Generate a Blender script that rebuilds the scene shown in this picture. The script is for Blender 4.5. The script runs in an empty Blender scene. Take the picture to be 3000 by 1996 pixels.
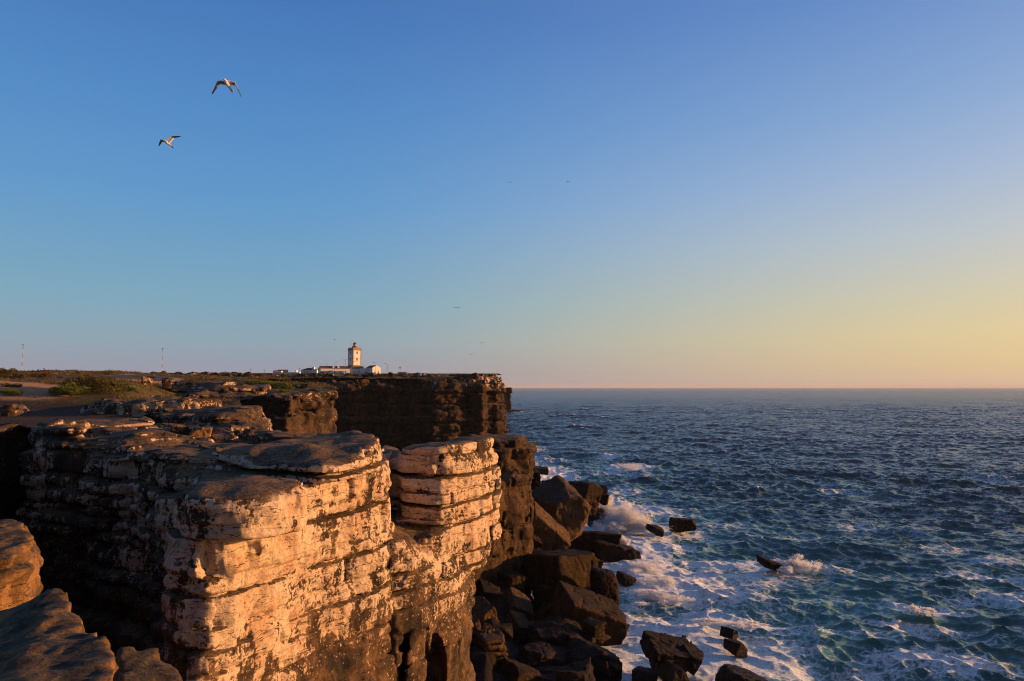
import bpy, bmesh, math, random, time
import numpy as np
from mathutils import Vector, Matrix, Euler

T0 = time.time()
sc = bpy.context.scene
COL = sc.collection
R = math.radians

# ------------------------------------------------------------------ camera
F, CX, CY, HZ, CAMZ = 2142.0, 1500.0, 998.0, 1135.0, 25.0
PITCH = math.atan((HZ - CY) / F)
cam_d = bpy.data.cameras.new('camera')
cam_d.sensor_width = 36.0
cam_d.lens = 36.0 * F / 3000.0
cam_d.clip_start = 0.1
cam_d.clip_end = 90000.0
cam = bpy.data.objects.new('camera', cam_d)
cam.location = (0, 0, CAMZ)
cam.rotation_euler = (R(90) + PITCH, 0, 0)
COL.objects.link(cam)
sc.camera = cam


def P(px, py, Y):
    """world point seen at photo pixel (px, py) at distance Y ahead"""
    dx, dz = (px - CX) / F, -(py - CY) / F
    y = math.cos(PITCH) - math.sin(PITCH) * dz
    z = math.sin(PITCH) + math.cos(PITCH) * dz
    k = Y / y
    return np.array([dx * k, Y, CAMZ + z * k])


def W(px, py, z=0.0):
    """world point seen at photo pixel (px, py) on the level z"""
    a = P(px, py, 1.0)
    k = (z - CAMZ) / (a[2] - CAMZ)
    return np.array([a[0] * k, k, z])


# ------------------------------------------------------------------ light
SUN_AZ, SUN_EL = 78.0, 8.5          # degrees clockwise from the view direction (+Y), elevation


def lin(r, g, b):
    f = lambda c: (c / 255 / 12.92) if c / 255 <= 0.04045 else ((c / 255 + 0.055) / 1.055) ** 2.4
    return (f(r), f(g), f(b), 1.0)


sun_dir = Vector((math.sin(R(SUN_AZ)) * math.cos(R(SUN_EL)), math.cos(R(SUN_AZ)) * math.cos(R(SUN_EL)), math.sin(R(SUN_EL))))
sun_d = bpy.data.lights.new('sun', 'SUN')
sun_d.energy = 5.0
sun_d.angle = R(0.6)
sun_d.color = (1.0, 0.49, 0.18)
sun = bpy.data.objects.new('sun', sun_d)
sun.rotation_euler = sun_dir.to_track_quat('Z', 'Y').to_euler()
sun.location = (60, 20, 80)
COL.objects.link(sun)

world = bpy.data.worlds.new('World')
sc.world = world
world.use_nodes = True
nt = world.node_tree
nt.nodes.clear()


class NB:
    """small node-building helper"""
    def __init__(s, tree):
        s.t = tree

    def n(s, typ, **kw):
        nd = s.t.nodes.new(typ)
        ins = kw.pop('ins', {})
        for k, v in kw.items():
            setattr(nd, k, v)
        for k, v in ins.items():
            s.put(nd.inputs[k], v)
        return nd

    def put(s, sock, v):
        if isinstance(v, bpy.types.NodeSocket):
            s.t.links.new(v, sock)
        elif v is not None:
            sock.default_value = v

    def m(s, op, a, b=None, c=None, clamp=False):
        nd = s.t.nodes.new('ShaderNodeMath')
        nd.operation = op
        nd.use_clamp = clamp
        s.put(nd.inputs[0], a)
        if b is not None: s.put(nd.inputs[1], b)
        if c is not None: s.put(nd.inputs[2], c)
        return nd.outputs[0]

    def ramp(s, fac, pts, interp='LINEAR'):
        nd = s.t.nodes.new('ShaderNodeValToRGB')
        nd.color_ramp.interpolation = interp
        e = nd.color_ramp.elements
        while len(e) < len(pts): e.new(0.5)
        for i, (p, c) in enumerate(pts):
            e[i].position = p
            e[i].color = c if len(c) == 4 else (*c, 1)
        s.put(nd.inputs[0], fac)
        return nd.outputs[0]

    def step(s, v, a, b):
        nd = s.t.nodes.new('ShaderNodeMapRange')
        nd.interpolation_type = 'SMOOTHSTEP'
        s.put(nd.inputs['Value'], v)
        s.put(nd.inputs['From Min'], a)
        s.put(nd.inputs['From Max'], b)
        return nd.outputs[0]

    def mix(s, f, a, b, blend='MIX'):
        nd = s.t.nodes.new('ShaderNodeMix')
        nd.data_type = 'RGBA'
        nd.blend_type = blend
        s.put(nd.inputs[0], f)
        s.put(nd.inputs[6], a)
        s.put(nd.inputs[7], b)
        return nd.outputs[2]

    def noise(s, vec, scale, detail=4, rough=0.55, dist=0.0):
        nd = s.t.nodes.new('ShaderNodeTexNoise')
        s.put(nd.inputs['Vector'], vec)
        nd.inputs['Scale'].default_value = scale
        nd.inputs['Detail'].default_value = detail
        nd.inputs['Roughness'].default_value = rough
        nd.inputs['Distortion'].default_value = dist
        return nd.outputs['Fac']

    def scale(s, vec, x, y, z):
        nd = s.t.nodes.new('ShaderNodeVectorMath')
        nd.operation = 'MULTIPLY'
        s.put(nd.inputs[0], vec)
        nd.inputs[1].default_value = (x, y, z)
        return nd.outputs[0]


b = NB(nt)
tc = b.n('ShaderNodeTexCoord')
sep = b.n('ShaderNodeSeparateXYZ', ins={0: tc.outputs['Generated']})
zz = b.m('MAXIMUM', sep.outputs[2], 0.0)
away = b.ramp(zz, [(0, lin(150, 152, 172)), (.028, lin(150, 158, 176)), (.06, lin(144, 168, 184)), (.11, lin(128, 171, 194)),
                   (.24, lin(98, 157, 209)), (.36, lin(82, 140, 203)), (.47, lin(70, 121, 190)), (.62, lin(84, 116, 170)), (1, lin(92, 120, 166))])
toward = b.ramp(zz, [(0, lin(230, 194, 160)), (.03, lin(240, 206, 148)), (.065, lin(242, 214, 152)), (.104, lin(231, 213, 170)),
                     (.18, lin(206, 208, 208)), (.255, lin(178, 194, 221)), (.33, lin(148, 178, 220)), (.45, lin(113, 150, 210)), (.62, lin(100, 130, 182)), (1, lin(92, 120, 166))])
hl = b.m('SQRT', b.m('ADD', b.m('MULTIPLY', sep.outputs[0], sep.outputs[0]), b.m('ADD', b.m('MULTIPLY', sep.outputs[1], sep.outputs[1]), 1e-5)))
hd = b.m('DIVIDE', b.m('ADD', b.m('MULTIPLY', sep.outputs[0], math.sin(R(SUN_AZ))), b.m('MULTIPLY', sep.outputs[1], math.cos(R(SUN_AZ)))), hl)
fac = b.step(hd, -0.15, 1.02)
grad = b.mix(fac, away, toward)
# warm brightening round the sun itself (outside the frame)
dot = b.n('ShaderNodeVectorMath', operation='DOT_PRODUCT', ins={0: tc.outputs['Generated'], 1: tuple(sun_dir)})
glow = b.m('MULTIPLY', b.m('POWER', b.m('MAXIMUM', dot.outputs['Value'], 0.0), 14.0), 0.9)
grad = b.mix(glow, grad, (1.6, 0.9, 0.35, 1))
sky = b.n('ShaderNodeTexSky')
sky.sky_type = 'NISHITA'
sky.sun_disc = False
sky.sun_elevation = R(SUN_EL)
sky.sun_rotation = R(SUN_AZ)
sky.air_density = 1.0
sky.dust_density = 1.0
sky.ozone_density = 2.0
nish = b.n('ShaderNodeVectorMath', operation='SCALE', ins={0: sky.outputs[0], 'Scale': 0.09})
skycol = b.mix(0.12, grad, nish.outputs[0])
# sky behind the viewer dimmed on purpose to cut fill on shaded faces
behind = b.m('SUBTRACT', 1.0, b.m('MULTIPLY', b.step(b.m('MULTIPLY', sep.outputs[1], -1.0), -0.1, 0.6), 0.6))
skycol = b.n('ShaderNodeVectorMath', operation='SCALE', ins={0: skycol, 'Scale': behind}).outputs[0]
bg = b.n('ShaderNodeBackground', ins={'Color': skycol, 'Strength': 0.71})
wo = b.n('ShaderNodeOutputWorld', ins={'Surface': bg.outputs[0]})

sc.view_settings.view_transform = 'Standard'
sc.view_settings.look = 'None'
sc.view_settings.exposure = 0.5
sc.view_settings.gamma = 1.0
sc.cycles.max_bounces = 5
sc.cycles.diffuse_bounces = 3
sc.cycles.transparent_max_bounces = 12
sc.cycles.glossy_bounces = 2
sc.cycles.transmission_bounces = 2
sc.cycles.volume_bounces = 0
sc.cycles.use_denoising = True
sc.cycles.filter_width = 1.05

# ------------------------------------------------------------------ helpers: objects
def link(name, me, mat=None, parent=None):
    o = bpy.data.objects.new(name, me)
    COL.objects.link(o)
    if mat is not None:
        for m_ in (mat if isinstance(mat, (list, tuple)) else [mat]):
            me.materials.append(m_)
    if parent is not None:
        o.parent = parent
    return o


def tag(o, label=None, cat=None, group=None, kind=None):
    if label: o['label'] = label
    if cat: o['category'] = cat
    if group: o['group'] = group
    if kind: o['kind'] = kind
    return o


def empty(name, loc, rz=0.0):
    o = bpy.data.objects.new(name, None)
    COL.objects.link(o)
    o.empty_display_size = 0.5
    o.location = [float(v) for v in loc]
    o.rotation_euler = (0, 0, rz)
    return o


def copy_tree(o, parent=None):
    c = o.copy()
    COL.objects.link(c)
    c.parent = parent
    for ch in o.children:
        copy_tree(ch, c)
    return c


def mesh_np(name, v, f, smooth=True, attrs=None):
    me = bpy.data.meshes.new(name)
    v = np.ascontiguousarray(v, np.float32)
    f = np.ascontiguousarray(f, np.int32)
    me.vertices.add(len(v))
    me.vertices.foreach_set('co', v.ravel())
    k = f.shape[1]
    me.loops.add(f.size)
    me.loops.foreach_set('vertex_index', f.ravel())
    me.polygons.add(len(f))
    me.polygons.foreach_set('loop_start', np.arange(0, f.size, k, dtype=np.int32))
    me.update(calc_edges=True)
    me.validate()
    me.polygons.foreach_set('use_smooth', np.full(len(me.polygons), smooth, bool))
    for an, av in (attrs or {}).items():
        a = me.attributes.new(an, 'FLOAT', 'POINT')
        a.data.foreach_set('value', np.ascontiguousarray(av, np.float32))
    me.update()
    return me


class MB:
    """collects plain pieces (boxes, bars, tubes, polygons) into one mesh"""
    def __init__(s):
        s.v, s.f = [], []

    def add(s, v, f):
        o = len(s.v)
        s.v += [tuple(map(float, p)) for p in v]
        s.f += [tuple(i + o for i in q) for q in f]

    def box(s, x0, x1, y0, y1, z0, z1):
        s.add([(x0, y0, z0), (x1, y0, z0), (x1, y1, z0), (x0, y1, z0), (x0, y0, z1), (x1, y0, z1), (x1, y1, z1), (x0, y1, z1)],
              [(0, 3, 2, 1), (4, 5, 6, 7), (0, 1, 5, 4), (1, 2, 6, 5), (2, 3, 7, 6), (3, 0, 4, 7)])

    def tube(s, pts, radii, n=6, cap=True):
        pts = [np.array(p, float) for p in pts]
        ring = []
        base = len(s.v)
        for i, p in enumerate(pts):
            d = pts[min(i + 1, len(pts) - 1)] - pts[max(i - 1, 0)]
            d = d / (np.linalg.norm(d) + 1e-9)
            a = np.cross(d, (0, 0, 1) if abs(d[2]) < .9 else (1, 0, 0))
            a /= np.linalg.norm(a)
            c = np.cross(d, a)
            r = radii[i] if isinstance(radii, (list, tuple)) else radii
            for k in range(n):
                t = 2 * math.pi * k / n
                s.v.append(tuple(p + r * (math.cos(t) * a + math.sin(t) * c)))
        for i in range(len(pts) - 1):
            for k in range(n):
                q = base + i * n
                s.f.append((q + k, q + k + n, q + (k + 1) % n + n, q + (k + 1) % n))
        if cap:
            s.f.append(tuple(base + k for k in range(n)))
            s.f.append(tuple(base + (len(pts) - 1) * n + k for k in reversed(range(n))))

    def lathe(s, prof, n=16):
        base = len(s.v)
        for r, z in prof:
            for k in range(n):
                t = 2 * math.pi * k / n
                s.v.append((r * math.cos(t), r * math.sin(t), z))
        for i in range(len(prof) - 1):
            for k in range(n):
                q = base + i * n
                s.f.append((q + k, q + (k + 1) % n, q + (k + 1) % n + n, q + k + n))
        s.f.append(tuple(base + k for k in reversed(range(n))))
        s.f.append(tuple(base + (len(prof) - 1) * n + k for k in range(n)))

    def build(s, name, mat, parent=None, smooth=False, bevel=0):
        me = bpy.data.meshes.new(name)
        me.from_pydata(s.v, [], s.f)
        me.update()
        if smooth:
            me.polygons.foreach_set('use_smooth', [True] * len(me.polygons))
        o = link(name, me, mat, parent)
        if bevel:
            m_ = o.modifiers.new('bevel', 'BEVEL')
            m_.width = bevel
            m_.segments = 2
        return o


# ------------------------------------------------------------------ helpers: implicit rock
class Grid:
    def __init__(s, x0, x1, y0, y1, z0, z1, res):
        s.o = np.array([x0, y0, z0], np.float32)
        s.r = res
        s.n = [max(4, int(math.ceil((b_ - a_) / res)) + 1) for a_, b_ in ((x0, x1), (y0, y1), (z0, z1))]
        s.x = (x0 + res * np.arange(s.n[0])).astype(np.float32)
        s.y = (y0 + res * np.arange(s.n[1])).astype(np.float32)
        s.z = (z0 + res * np.arange(s.n[2])).astype(np.float32)

    def _w(s, c, sc_, off):
        t = c / sc_ + off
        i0 = math.floor(float(t.min()))
        i = np.floor(t).astype(int)
        u = (t - i).astype(np.float32)
        u = u * u * u * (u * (u * 6 - 15) + 10)
        i = i - i0
        w = np.zeros((len(c), i.max() + 2), np.float32)
        w[np.arange(len(c)), i] = 1 - u
        w[np.arange(len(c)), i + 1] = u
        return w

    def noise3(s, sx, sy, sz, seed):
        rg = np.random.default_rng(seed)
        o = rg.random(3)
        wx, wy, wz = s._w(s.x, sx, o[0]), s._w(s.y, sy, o[1]), s._w(s.z, sz, o[2])
        L = rg.uniform(-1, 1, (wx.shape[1], wy.shape[1], wz.shape[1])).astype(np.float32)
        t = (wx @ L.reshape(L.shape[0], -1)).reshape(s.n[0], L.shape[1], L.shape[2])
        t = np.einsum('jb,ibc->ijc', wy, t, optimize=True)
        return (t.reshape(-1, L.shape[2]) @ wz.T).reshape(s.n)

    def noise2(s, sc_, seed, k=None):
        rg = np.random.default_rng(seed)
        o = rg.random(2)
        wx, wy = s._w(s.x, sc_, o[0]), s._w(s.y, sc_, o[1])
        if k is None:
            L = rg.uniform(-1, 1, (wx.shape[1], wy.shape[1])).astype(np.float32)
            return wx @ L @ wy.T
        L = rg.uniform(-1, 1, (k, wx.shape[1], wy.shape[1])).astype(np.float32)
        return np.einsum('ia,kab,jb->kij', wx, L, wy, optimize=True)

    def sdf(s, poly):
        px, py = np.meshgrid(s.x, s.y, indexing='ij')
        d = np.full(px.shape, 1e9, np.float32)
        ins = np.zeros(px.shape, bool)
        n = len(poly)
        for i in range(n):
            ax, ay = poly[i]
            bx, by = poly[(i + 1) % n]
            ex, ey = bx - ax, by - ay
            wx, wy = px - ax, py - ay
            t = np.clip((wx * ex + wy * ey) / (ex * ex + ey * ey + 1e-9), 0, 1)
            d = np.minimum(d, (wx - t * ex) ** 2 + (wy - t * ey) ** 2)
            if abs(by - ay) > 1e-9:
                c = ((ay <= py) != (by <= py)) & (px < ax + (py - ay) / (by - ay) * ex)
                ins ^= c
        return np.where(ins, -1, 1) * np.sqrt(d)


def smax(a, c, k):
    h = np.maximum(k - np.abs(a - c), 0) / k
    return np.maximum(a, c) + h * h * k * 0.25


def smin(a, c, k):
    return -smax(-a, -c, k)


def surface_nets(f, g, extra=None):
    f = f.astype(np.float32, copy=False)
    for ax in range(3):
        sl = [slice(None)] * 3
        for e in (0, -1):
            sl[ax] = e
            f[tuple(sl)] = np.maximum(f[tuple(sl)], 0.01)
    s = f < 0
    c = np.zeros([n - 1 for n in f.shape], np.uint8)
    off = [(i, j, k) for i in (0, 1) for j in (0, 1) for k in (0, 1)]
    sl = lambda a, o: a[o[0]:a.shape[0] - 1 + o[0], o[1]:a.shape[1] - 1 + o[1], o[2]:a.shape[2] - 1 + o[2]]
    for o in off: c += sl(s, o)
    act = (c > 0) & (c < 8)
    I = np.argwhere(act)
    idx = np.full(c.shape, -1, np.int32)
    idx[act] = np.arange(len(I))
    vals = {o: f[I[:, 0] + o[0], I[:, 1] + o[1], I[:, 2] + o[2]] for o in off}
    acc = np.zeros((len(I), 3), np.float32)
    cnt = np.zeros(len(I), np.float32)
    for o in off:
        for ax in range(3):
            if o[ax] == 0:
                q = list(o); q[ax] = 1; q = tuple(q)
                a_, b_ = vals[o], vals[q]
                cr = (a_ < 0) != (b_ < 0)
                t = np.where(cr, a_ / np.where(cr, a_ - b_, 1), 0)
                p = np.array(o, np.float32)[None] * cr[:, None]
                p[:, ax] += t
                acc += p
                cnt += cr
    v = g.o + g.r * (I + acc / cnt[:, None])
    quads = []
    for ax in range(3):
        a1, a2 = (ax + 1) % 3, (ax + 2) % 3
        lo = [slice(None)] * 3; hi = [slice(None)] * 3
        lo[ax] = slice(0, -1); hi[ax] = slice(1, None)
        d = s[tuple(lo)] != s[tuple(hi)]
        E = np.argwhere(d)
        E = E[(E[:, a1] > 0) & (E[:, a2] > 0) & (E[:, a1] < f.shape[a1] - 1) & (E[:, a2] < f.shape[a2] - 1)]
        neg = s[E[:, 0], E[:, 1], E[:, 2]]
        def cell(d1, d2):
            Q = E.copy(); Q[:, a1] -= d1; Q[:, a2] -= d2
            return idx[Q[:, 0], Q[:, 1], Q[:, 2]]
        q = np.stack([cell(1, 1), cell(0, 1), cell(0, 0), cell(1, 0)], 1)
        q[~neg] = q[~neg][:, ::-1]
        quads.append(q)
    q = np.concatenate(quads)
    q = q[(q >= 0).all(1)]
    at = {}
    for k_, arr in (extra or {}).items():
        at[k_] = arr[I[:, 0], I[:, 1], I[:, 2]]
    return v, q, at


def box_blur(a, k):
    for _ in range(2):
        for ax in (0, 1):
            p_ = np.pad(a, [(k + 1, k) if i == ax else (0, 0) for i in (0, 1)], mode='edge')
            c_ = np.cumsum(p_, axis=ax)
            n_ = a.shape[ax]
            a = (np.take(c_, np.arange(2 * k + 1, 2 * k + 1 + n_), ax) - np.take(c_, np.arange(0, n_), ax)) / (2 * k + 1)
    return a.astype(np.float32)


def strata(g, prisms, beds, seed, amp=0.45, groove=0.4, gw=0.13, joint=0.35, jscale=3.5, dip=(0, 0), warp=0.25, blur=0.0, bulge=.12, bedvar=.35, terr=0.0, big=0.0, strong=None, blocky=.6,
           rough=(0.35, 0.16, 0.07), rnd=0.5, tdetail=0.35, blend=0.3, cuts=(), oscale=4.0):
    """layered rock: prisms = [(polygon, ztop or array-func, zbottom)], beds = sorted bed boundaries"""
    rg = np.random.default_rng(seed)
    X, Y = np.meshgrid(g.x, g.y, indexing='ij')
    zp0 = warp * g.noise2(9.0, seed + 1) + 0.4 * warp * g.noise2(2.7, seed + 2) + dip[0] * (X - X.mean()) + dip[1] * (Y - Y.mean())
    zp = zp0[:, :, None] + g.z[None, None, :]
    beds = np.asarray(beds, np.float32)
    k = np.searchsorted(beds, zp).astype(np.int16)
    nb = len(beds) + 1
    O = amp * (g.noise2(oscale, seed + 3, nb) + 0.5 * g.noise2(oscale * .35, seed + 4, nb)) + amp * bedvar * rg.uniform(-1, 1, (nb, 1, 1)).astype(np.float32)
    if blocky:
        st = amp * .8
        O = (1 - blocky) * O + blocky * st * np.round(O / st)
    J = g.noise2(jscale, seed + 5, nb)
    J = joint * np.exp(-(J / 0.05) ** 2)
    ii, jj = np.meshgrid(np.arange(g.n[0]), np.arange(g.n[1]), indexing='ij')
    OJ = (O + J).astype(np.float32)
    off = OJ.reshape(nb, -1)[k.reshape(-1, g.n[2]).T, np.arange(g.n[0] * g.n[1])[None, :]].T.reshape(g.n)
    bb = np.concatenate([[-1e3], beds, [1e3]]).astype(np.float32)
    dn = np.minimum(zp - bb[k], bb[k + 1] - zp)
    th = np.minimum(bb[k + 1] - bb[k], 3.0)
    gn = 0.62 + 0.75 * g.noise3(3.2, 3.2, 3.2, seed + 6)
    gwt = rg.uniform(.35, 1.15, len(bb)).astype(np.float32)
    for b_i, w_i in (strong or {}).items():
        gwt[b_i + 1] = w_i
    near_i = np.where(zp - bb[k] < bb[k + 1] - zp, k, k + 1)
    gr = gwt[near_i] * np.clip(gn, 0.05, 1.3) * np.exp(-(dn / gw) ** 2)
    off += groove * gr
    t = np.clip(dn / (0.5 * th), 0, 1)
    off -= bulge * np.sqrt(t)
    if big:
        off += big * g.noise3(6.5, 6.5, 9.0, seed + 21)
    for a, sc_ in zip(rough, (2.2, 0.8, 0.32)):
        off += a * g.noise3(sc_, sc_, sc_ * 0.8, seed + int(sc_ * 100))
    f = None
    tn = tdetail * g.noise2(2.6, seed + 8) + 0.4 * tdetail * g.noise2(0.9, seed + 9)
    if terr:
        tn = tn + terr * np.clip(np.round(2.2 * g.noise2(4.5, seed + 31) + 1.2 * g.noise2(1.6, seed + 32)), -2, 1)
    for pr in prisms:
        poly, zt, zb = pr[:3]
        d = g.sdf(poly)
        if blur:
            d = box_blur(d, int(blur / g.r))
        side = d[:, :, None] + off
        if len(pr) > 3:     # taper: widen downwards
            side = side - (pr[3] * (zt if not callable(zt) else 20) - pr[3] * g.z[None, None, :])
        ztop = (zt(X, Y) if callable(zt) else zt) + tn
        q = smax(side, g.z[None, None, :] - ztop[:, :, None], rnd)
        if zb is not None:
            q = np.maximum(q, zb - zp)
        f = q if f is None else smin(f, q, blend)
    for (c, rad, sq) in cuts:
        dd = np.sqrt(((X - c[0]) / sq[0]) ** 2 + ((Y - c[1]) / sq[1]) ** 2)[:, :, None] ** 2 + ((g.z - c[2]) / sq[2])[None, None, :] ** 2
        f = smax(f, rad - np.sqrt(dd) * 1.0 + 0.3 * off, 0.15)
    return f, gr


def rock_obj(name, g, f, gr, mat, label, kind='structure', cat=None):
    v, q, at = surface_nets(f, g, {'groove': gr})
    o = link(name, mesh_np(name, v, q, True, at), mat)
    return tag(o, label, cat, None, kind)


def make_beds(z0, z1, seed, lo=0.7, hi=2.0):
    rg = random.Random(seed)
    z, out = z0, []
    while z < z1:
        out.append(z)
        z += rg.uniform(lo, hi)
    return out


# ------------------------------------------------------------------ materials
def new_mat(name):
    m_ = bpy.data.materials.new(name)
    m_.use_nodes = True
    t = m_.node_tree
    t.nodes.clear()
    nb_ = NB(t)
    out = nb_.n('ShaderNodeOutputMaterial')
    return m_, nb_, out


def flat_mat(name, col, rough=0.7, var=0.25, scale=3.0, spec=0.3, metal=0.0):
    m_, nb_, out = new_mat(name)
    geo = nb_.n('ShaderNodeNewGeometry')
    n_ = nb_.noise(geo.outputs['Position'], scale, 5)
    c1 = tuple(c * (1 - var) for c in col) + (1,)
    c2 = tuple(min(1, c * (1 + var)) for c in col) + (1,)
    c = nb_.mix(nb_.step(n_, .3, .7), c1, c2)
    p = nb_.n('ShaderNodeBsdfPrincipled', ins={'Base Color': c, 'Roughness': rough, 'Specular IOR Level': spec, 'Metallic': metal})
    t = nb_.t
    t.links.new(p.outputs[0], out.inputs[0])
    return m_


def rock_mat(name, lichen=0.5, brown=(.16, .09, .045), dark=(.028, .02, .015), pale=(.70, .51, .36), top=(.135, .092, .052),
             lz=(6, 15), orange=0.0, moss=0.0, wet=None, bump=1.0, sc_=1.0, spots=.8, spec=.2):
    m_, nb_, out = new_mat(name)
    geo = nb_.n('ShaderNodeNewGeometry')
    pos = geo.outputs['Position']
    nz = nb_.n('ShaderNodeSeparateXYZ', ins={0: geo.outputs['Normal']}).outputs[2]
    pz = nb_.n('ShaderNodeSeparateXYZ', ins={0: pos}).outputs[2]
    gro = nb_.n('ShaderNodeAttribute', attribute_name='groove').outputs['Fac']
    big = nb_.noise(pos, 0.16 * sc_, 3)
    med = nb_.noise(nb_.scale(pos, 1, 1, 0.75), 0.75 * sc_, 9, 0.66, 0.3)
    fine = nb_.noise(pos, 5.5 * sc_, 6, 0.62)
    streak = nb_.noise(nb_.scale(pos, 1, 1, 0.16), 1.6 * sc_, 6, 0.6)
    beds = nb_.noise(nb_.scale(pos, 0.16, 0.16, 1), 3.2 * sc_, 5, 0.6)
    # base rock
    base = nb_.mix(nb_.step(med, .36, .62), dark + (1,), brown + (1,))
    base = nb_.mix(nb_.m('MULTIPLY', nb_.step(fine, .55, .75), .6), base, tuple(min(1, c * 1.7) for c in brown) + (1,))
    base = nb_.mix(nb_.m('MULTIPLY', nb_.step(streak, .52, .62), .55), base, dark + (1,))
    if moss:
        base = nb_.mix(nb_.m('MULTIPLY', nb_.step(nb_.noise(pos, .5, 5), .5, .62), moss), base, (.05, .05, .012, 1))
    # pale crustose lichen
    s_ = nb_.m('ADD', nb_.m('MULTIPLY', med, .8), nb_.m('MULTIPLY', big, .6))
    s_ = nb_.m('ADD', s_, nb_.m('MULTIPLY', fine, .42))
    s_ = nb_.m('ADD', s_, nb_.m('MULTIPLY', streak, .52))
    s_ = nb_.m('ADD', s_, nb_.m('MULTIPLY', beds, .26))
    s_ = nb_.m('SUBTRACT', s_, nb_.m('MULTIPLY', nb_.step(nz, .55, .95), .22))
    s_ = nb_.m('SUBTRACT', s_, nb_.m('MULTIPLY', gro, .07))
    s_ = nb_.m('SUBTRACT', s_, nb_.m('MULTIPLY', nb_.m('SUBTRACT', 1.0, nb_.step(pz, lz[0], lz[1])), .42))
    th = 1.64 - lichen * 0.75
    lm = nb_.step(s_, th - .035, th + .035)
    # scattered round colonies
    vor = nb_.n('ShaderNodeTexVoronoi', ins={'Vector': pos, 'Scale': 4.5 * sc_, 'Randomness': 1.0})
    spot = nb_.m('MULTIPLY', nb_.m('LESS_THAN', vor.outputs['Distance'], nb_.m('MULTIPLY', big, .42)), nb_.step(s_, th - .34, th - .12))
    lm = nb_.m('MAXIMUM', lm, nb_.m('MULTIPLY', spot, spots))
    speck = nb_.noise(pos, 13 * sc_, 4, .75)
    pc = nb_.mix(nb_.step(nb_.m('ADD', nb_.m('MULTIPLY', speck, .6), nb_.m('MULTIPLY', fine, .4)), .40, .60), tuple(c * .58 for c in pale) + (1,), tuple(min(.8, c * 1.18) for c in pale) + (1,))
    pc = nb_.mix(nb_.m('MULTIPLY', nb_.step(nb_.noise(pos, .45 * sc_, 6, .6), .45, .65), .6), pc, (pale[0] * .62, pale[1] * .47, pale[2] * .36, 1))
    col = nb_.mix(lm, base, pc)
    # weathered tops: brown-grey crust with dry turf
    tcol = nb_.mix(nb_.step(fine, .35, .65), tuple(c * .32 for c in top) + (1,), tuple(c * 1.5 for c in top) + (1,))
    tcol = nb_.mix(nb_.m('MULTIPLY', nb_.step(med, .50, .40), .6), tcol, tuple(c * .35 for c in top) + (1,))
    tcol = nb_.mix(nb_.m('MULTIPLY', nb_.step(speck, .6, .75), .5), tcol, (.3, .26, .2, 1))
    if orange:
        tcol = nb_.mix(nb_.m('MULTIPLY', nb_.step(med, .48, .62), orange), tcol, (.33, .17, .05, 1))
    tm = nb_.step(nb_.m('ADD', nz, nb_.m('MULTIPLY', nb_.m('SUBTRACT', med, .5), .7)), .62, .9)
    col = nb_.mix(tm, col, tcol)
    # hairline bedding cracks
    cr = nb_.noise(nb_.scale(pos, .22, .22, 1.5), 1.7 * sc_, 3, .55, .2)
    cr = nb_.m('SUBTRACT', 1.0, nb_.step(nb_.m('ABSOLUTE', nb_.m('SUBTRACT', cr, .5)), .002, .009))
    cr = nb_.m('MULTIPLY', cr, nb_.step(med, .40, .52))
    cr = nb_.m('MULTIPLY', cr, nb_.m('SUBTRACT', 1.0, nb_.step(nz, .6, .85)))
    col = nb_.mix(nb_.m('MULTIPLY', cr, .85), col, (.02, .013, .009, 1))
    rough = 0.85
    if wet is not None:
        wm = nb_.m('SUBTRACT', 1.0, nb_.step(nb_.m('ADD', pz, nb_.m('MULTIPLY', med, 2.0)), wet[0], wet[1]))
        col = nb_.mix(nb_.m('MULTIPLY', wm, .75), col, (.022, .013, .01, 1))
        rough = nb_.m('SUBTRACT', .85, nb_.m('MULTIPLY', wm, .4))
    h = nb_.m('ADD', nb_.m('MULTIPLY', med, .5), nb_.m('MULTIPLY', fine, .16))
    h = nb_.m('ADD', h, nb_.m('MULTIPLY', speck, .07))
    h = nb_.m('ADD', h, nb_.m('MULTIPLY', beds, .18))
    h = nb_.m('ADD', h, nb_.m('MULTIPLY', lm, .02))
    h = nb_.m('SUBTRACT', h, nb_.m('MULTIPLY', cr, .12))
    col = nb_.mix(nb_.m('MULTIPLY', nb_.step(speck, .50, .66), .42), col, (.03, .02, .014, 1))
    col = nb_.mix(nb_.m('MULTIPLY', nb_.step(fine, .56, .68), .35), col, (.035, .023, .015, 1))
    bp = nb_.n('ShaderNodeBump', ins={'Height': h, 'Strength': .9 * bump, 'Distance': .45 / sc_})
    p = nb_.n('ShaderNodeBsdfPrincipled', ins={'Base Color': col, 'Roughness': rough, 'Specular IOR Level': spec, 'Normal': bp.outputs[0]})
    nb_.t.links.new(p.outputs[0], out.inputs[0])
    return m_


M = {}
M['cliff'] = rock_mat('lichened_limestone', lichen=.57, lz=(5, 16.5), orange=.25)
M['pillar'] = rock_mat('lichened_limestone_pillar', lichen=.55, lz=(6, 17), orange=.25)
M['cliff_shade'] = rock_mat('shaded_lichened_limestone', lichen=.46, lz=(9, 19), orange=.25, brown=(.11, .065, .035))  # shade put into the colour: darker brown, less lichen than the bluff
M['cliff_far'] = rock_mat('brown_far_rock', lichen=.36, brown=(.10, .055, .028), dark=(.02, .013, .009), lz=(16, 26), sc_=.45, bump=1.2)
M['headland'] = rock_mat('dark_headland_rock', lichen=.36, brown=(.085, .044, .02), dark=(.013, .009, .007), top=(.09, .07, .04), lz=(20, 28), sc_=.4, bump=1.4, spec=.1)
M['cliff_dark'] = rock_mat('dark_sea_cliff', spec=.08, lichen=.12, brown=(.10, .058, .03), dark=(.02, .014, .01), lz=(10, 22), sc_=.7)
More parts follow.
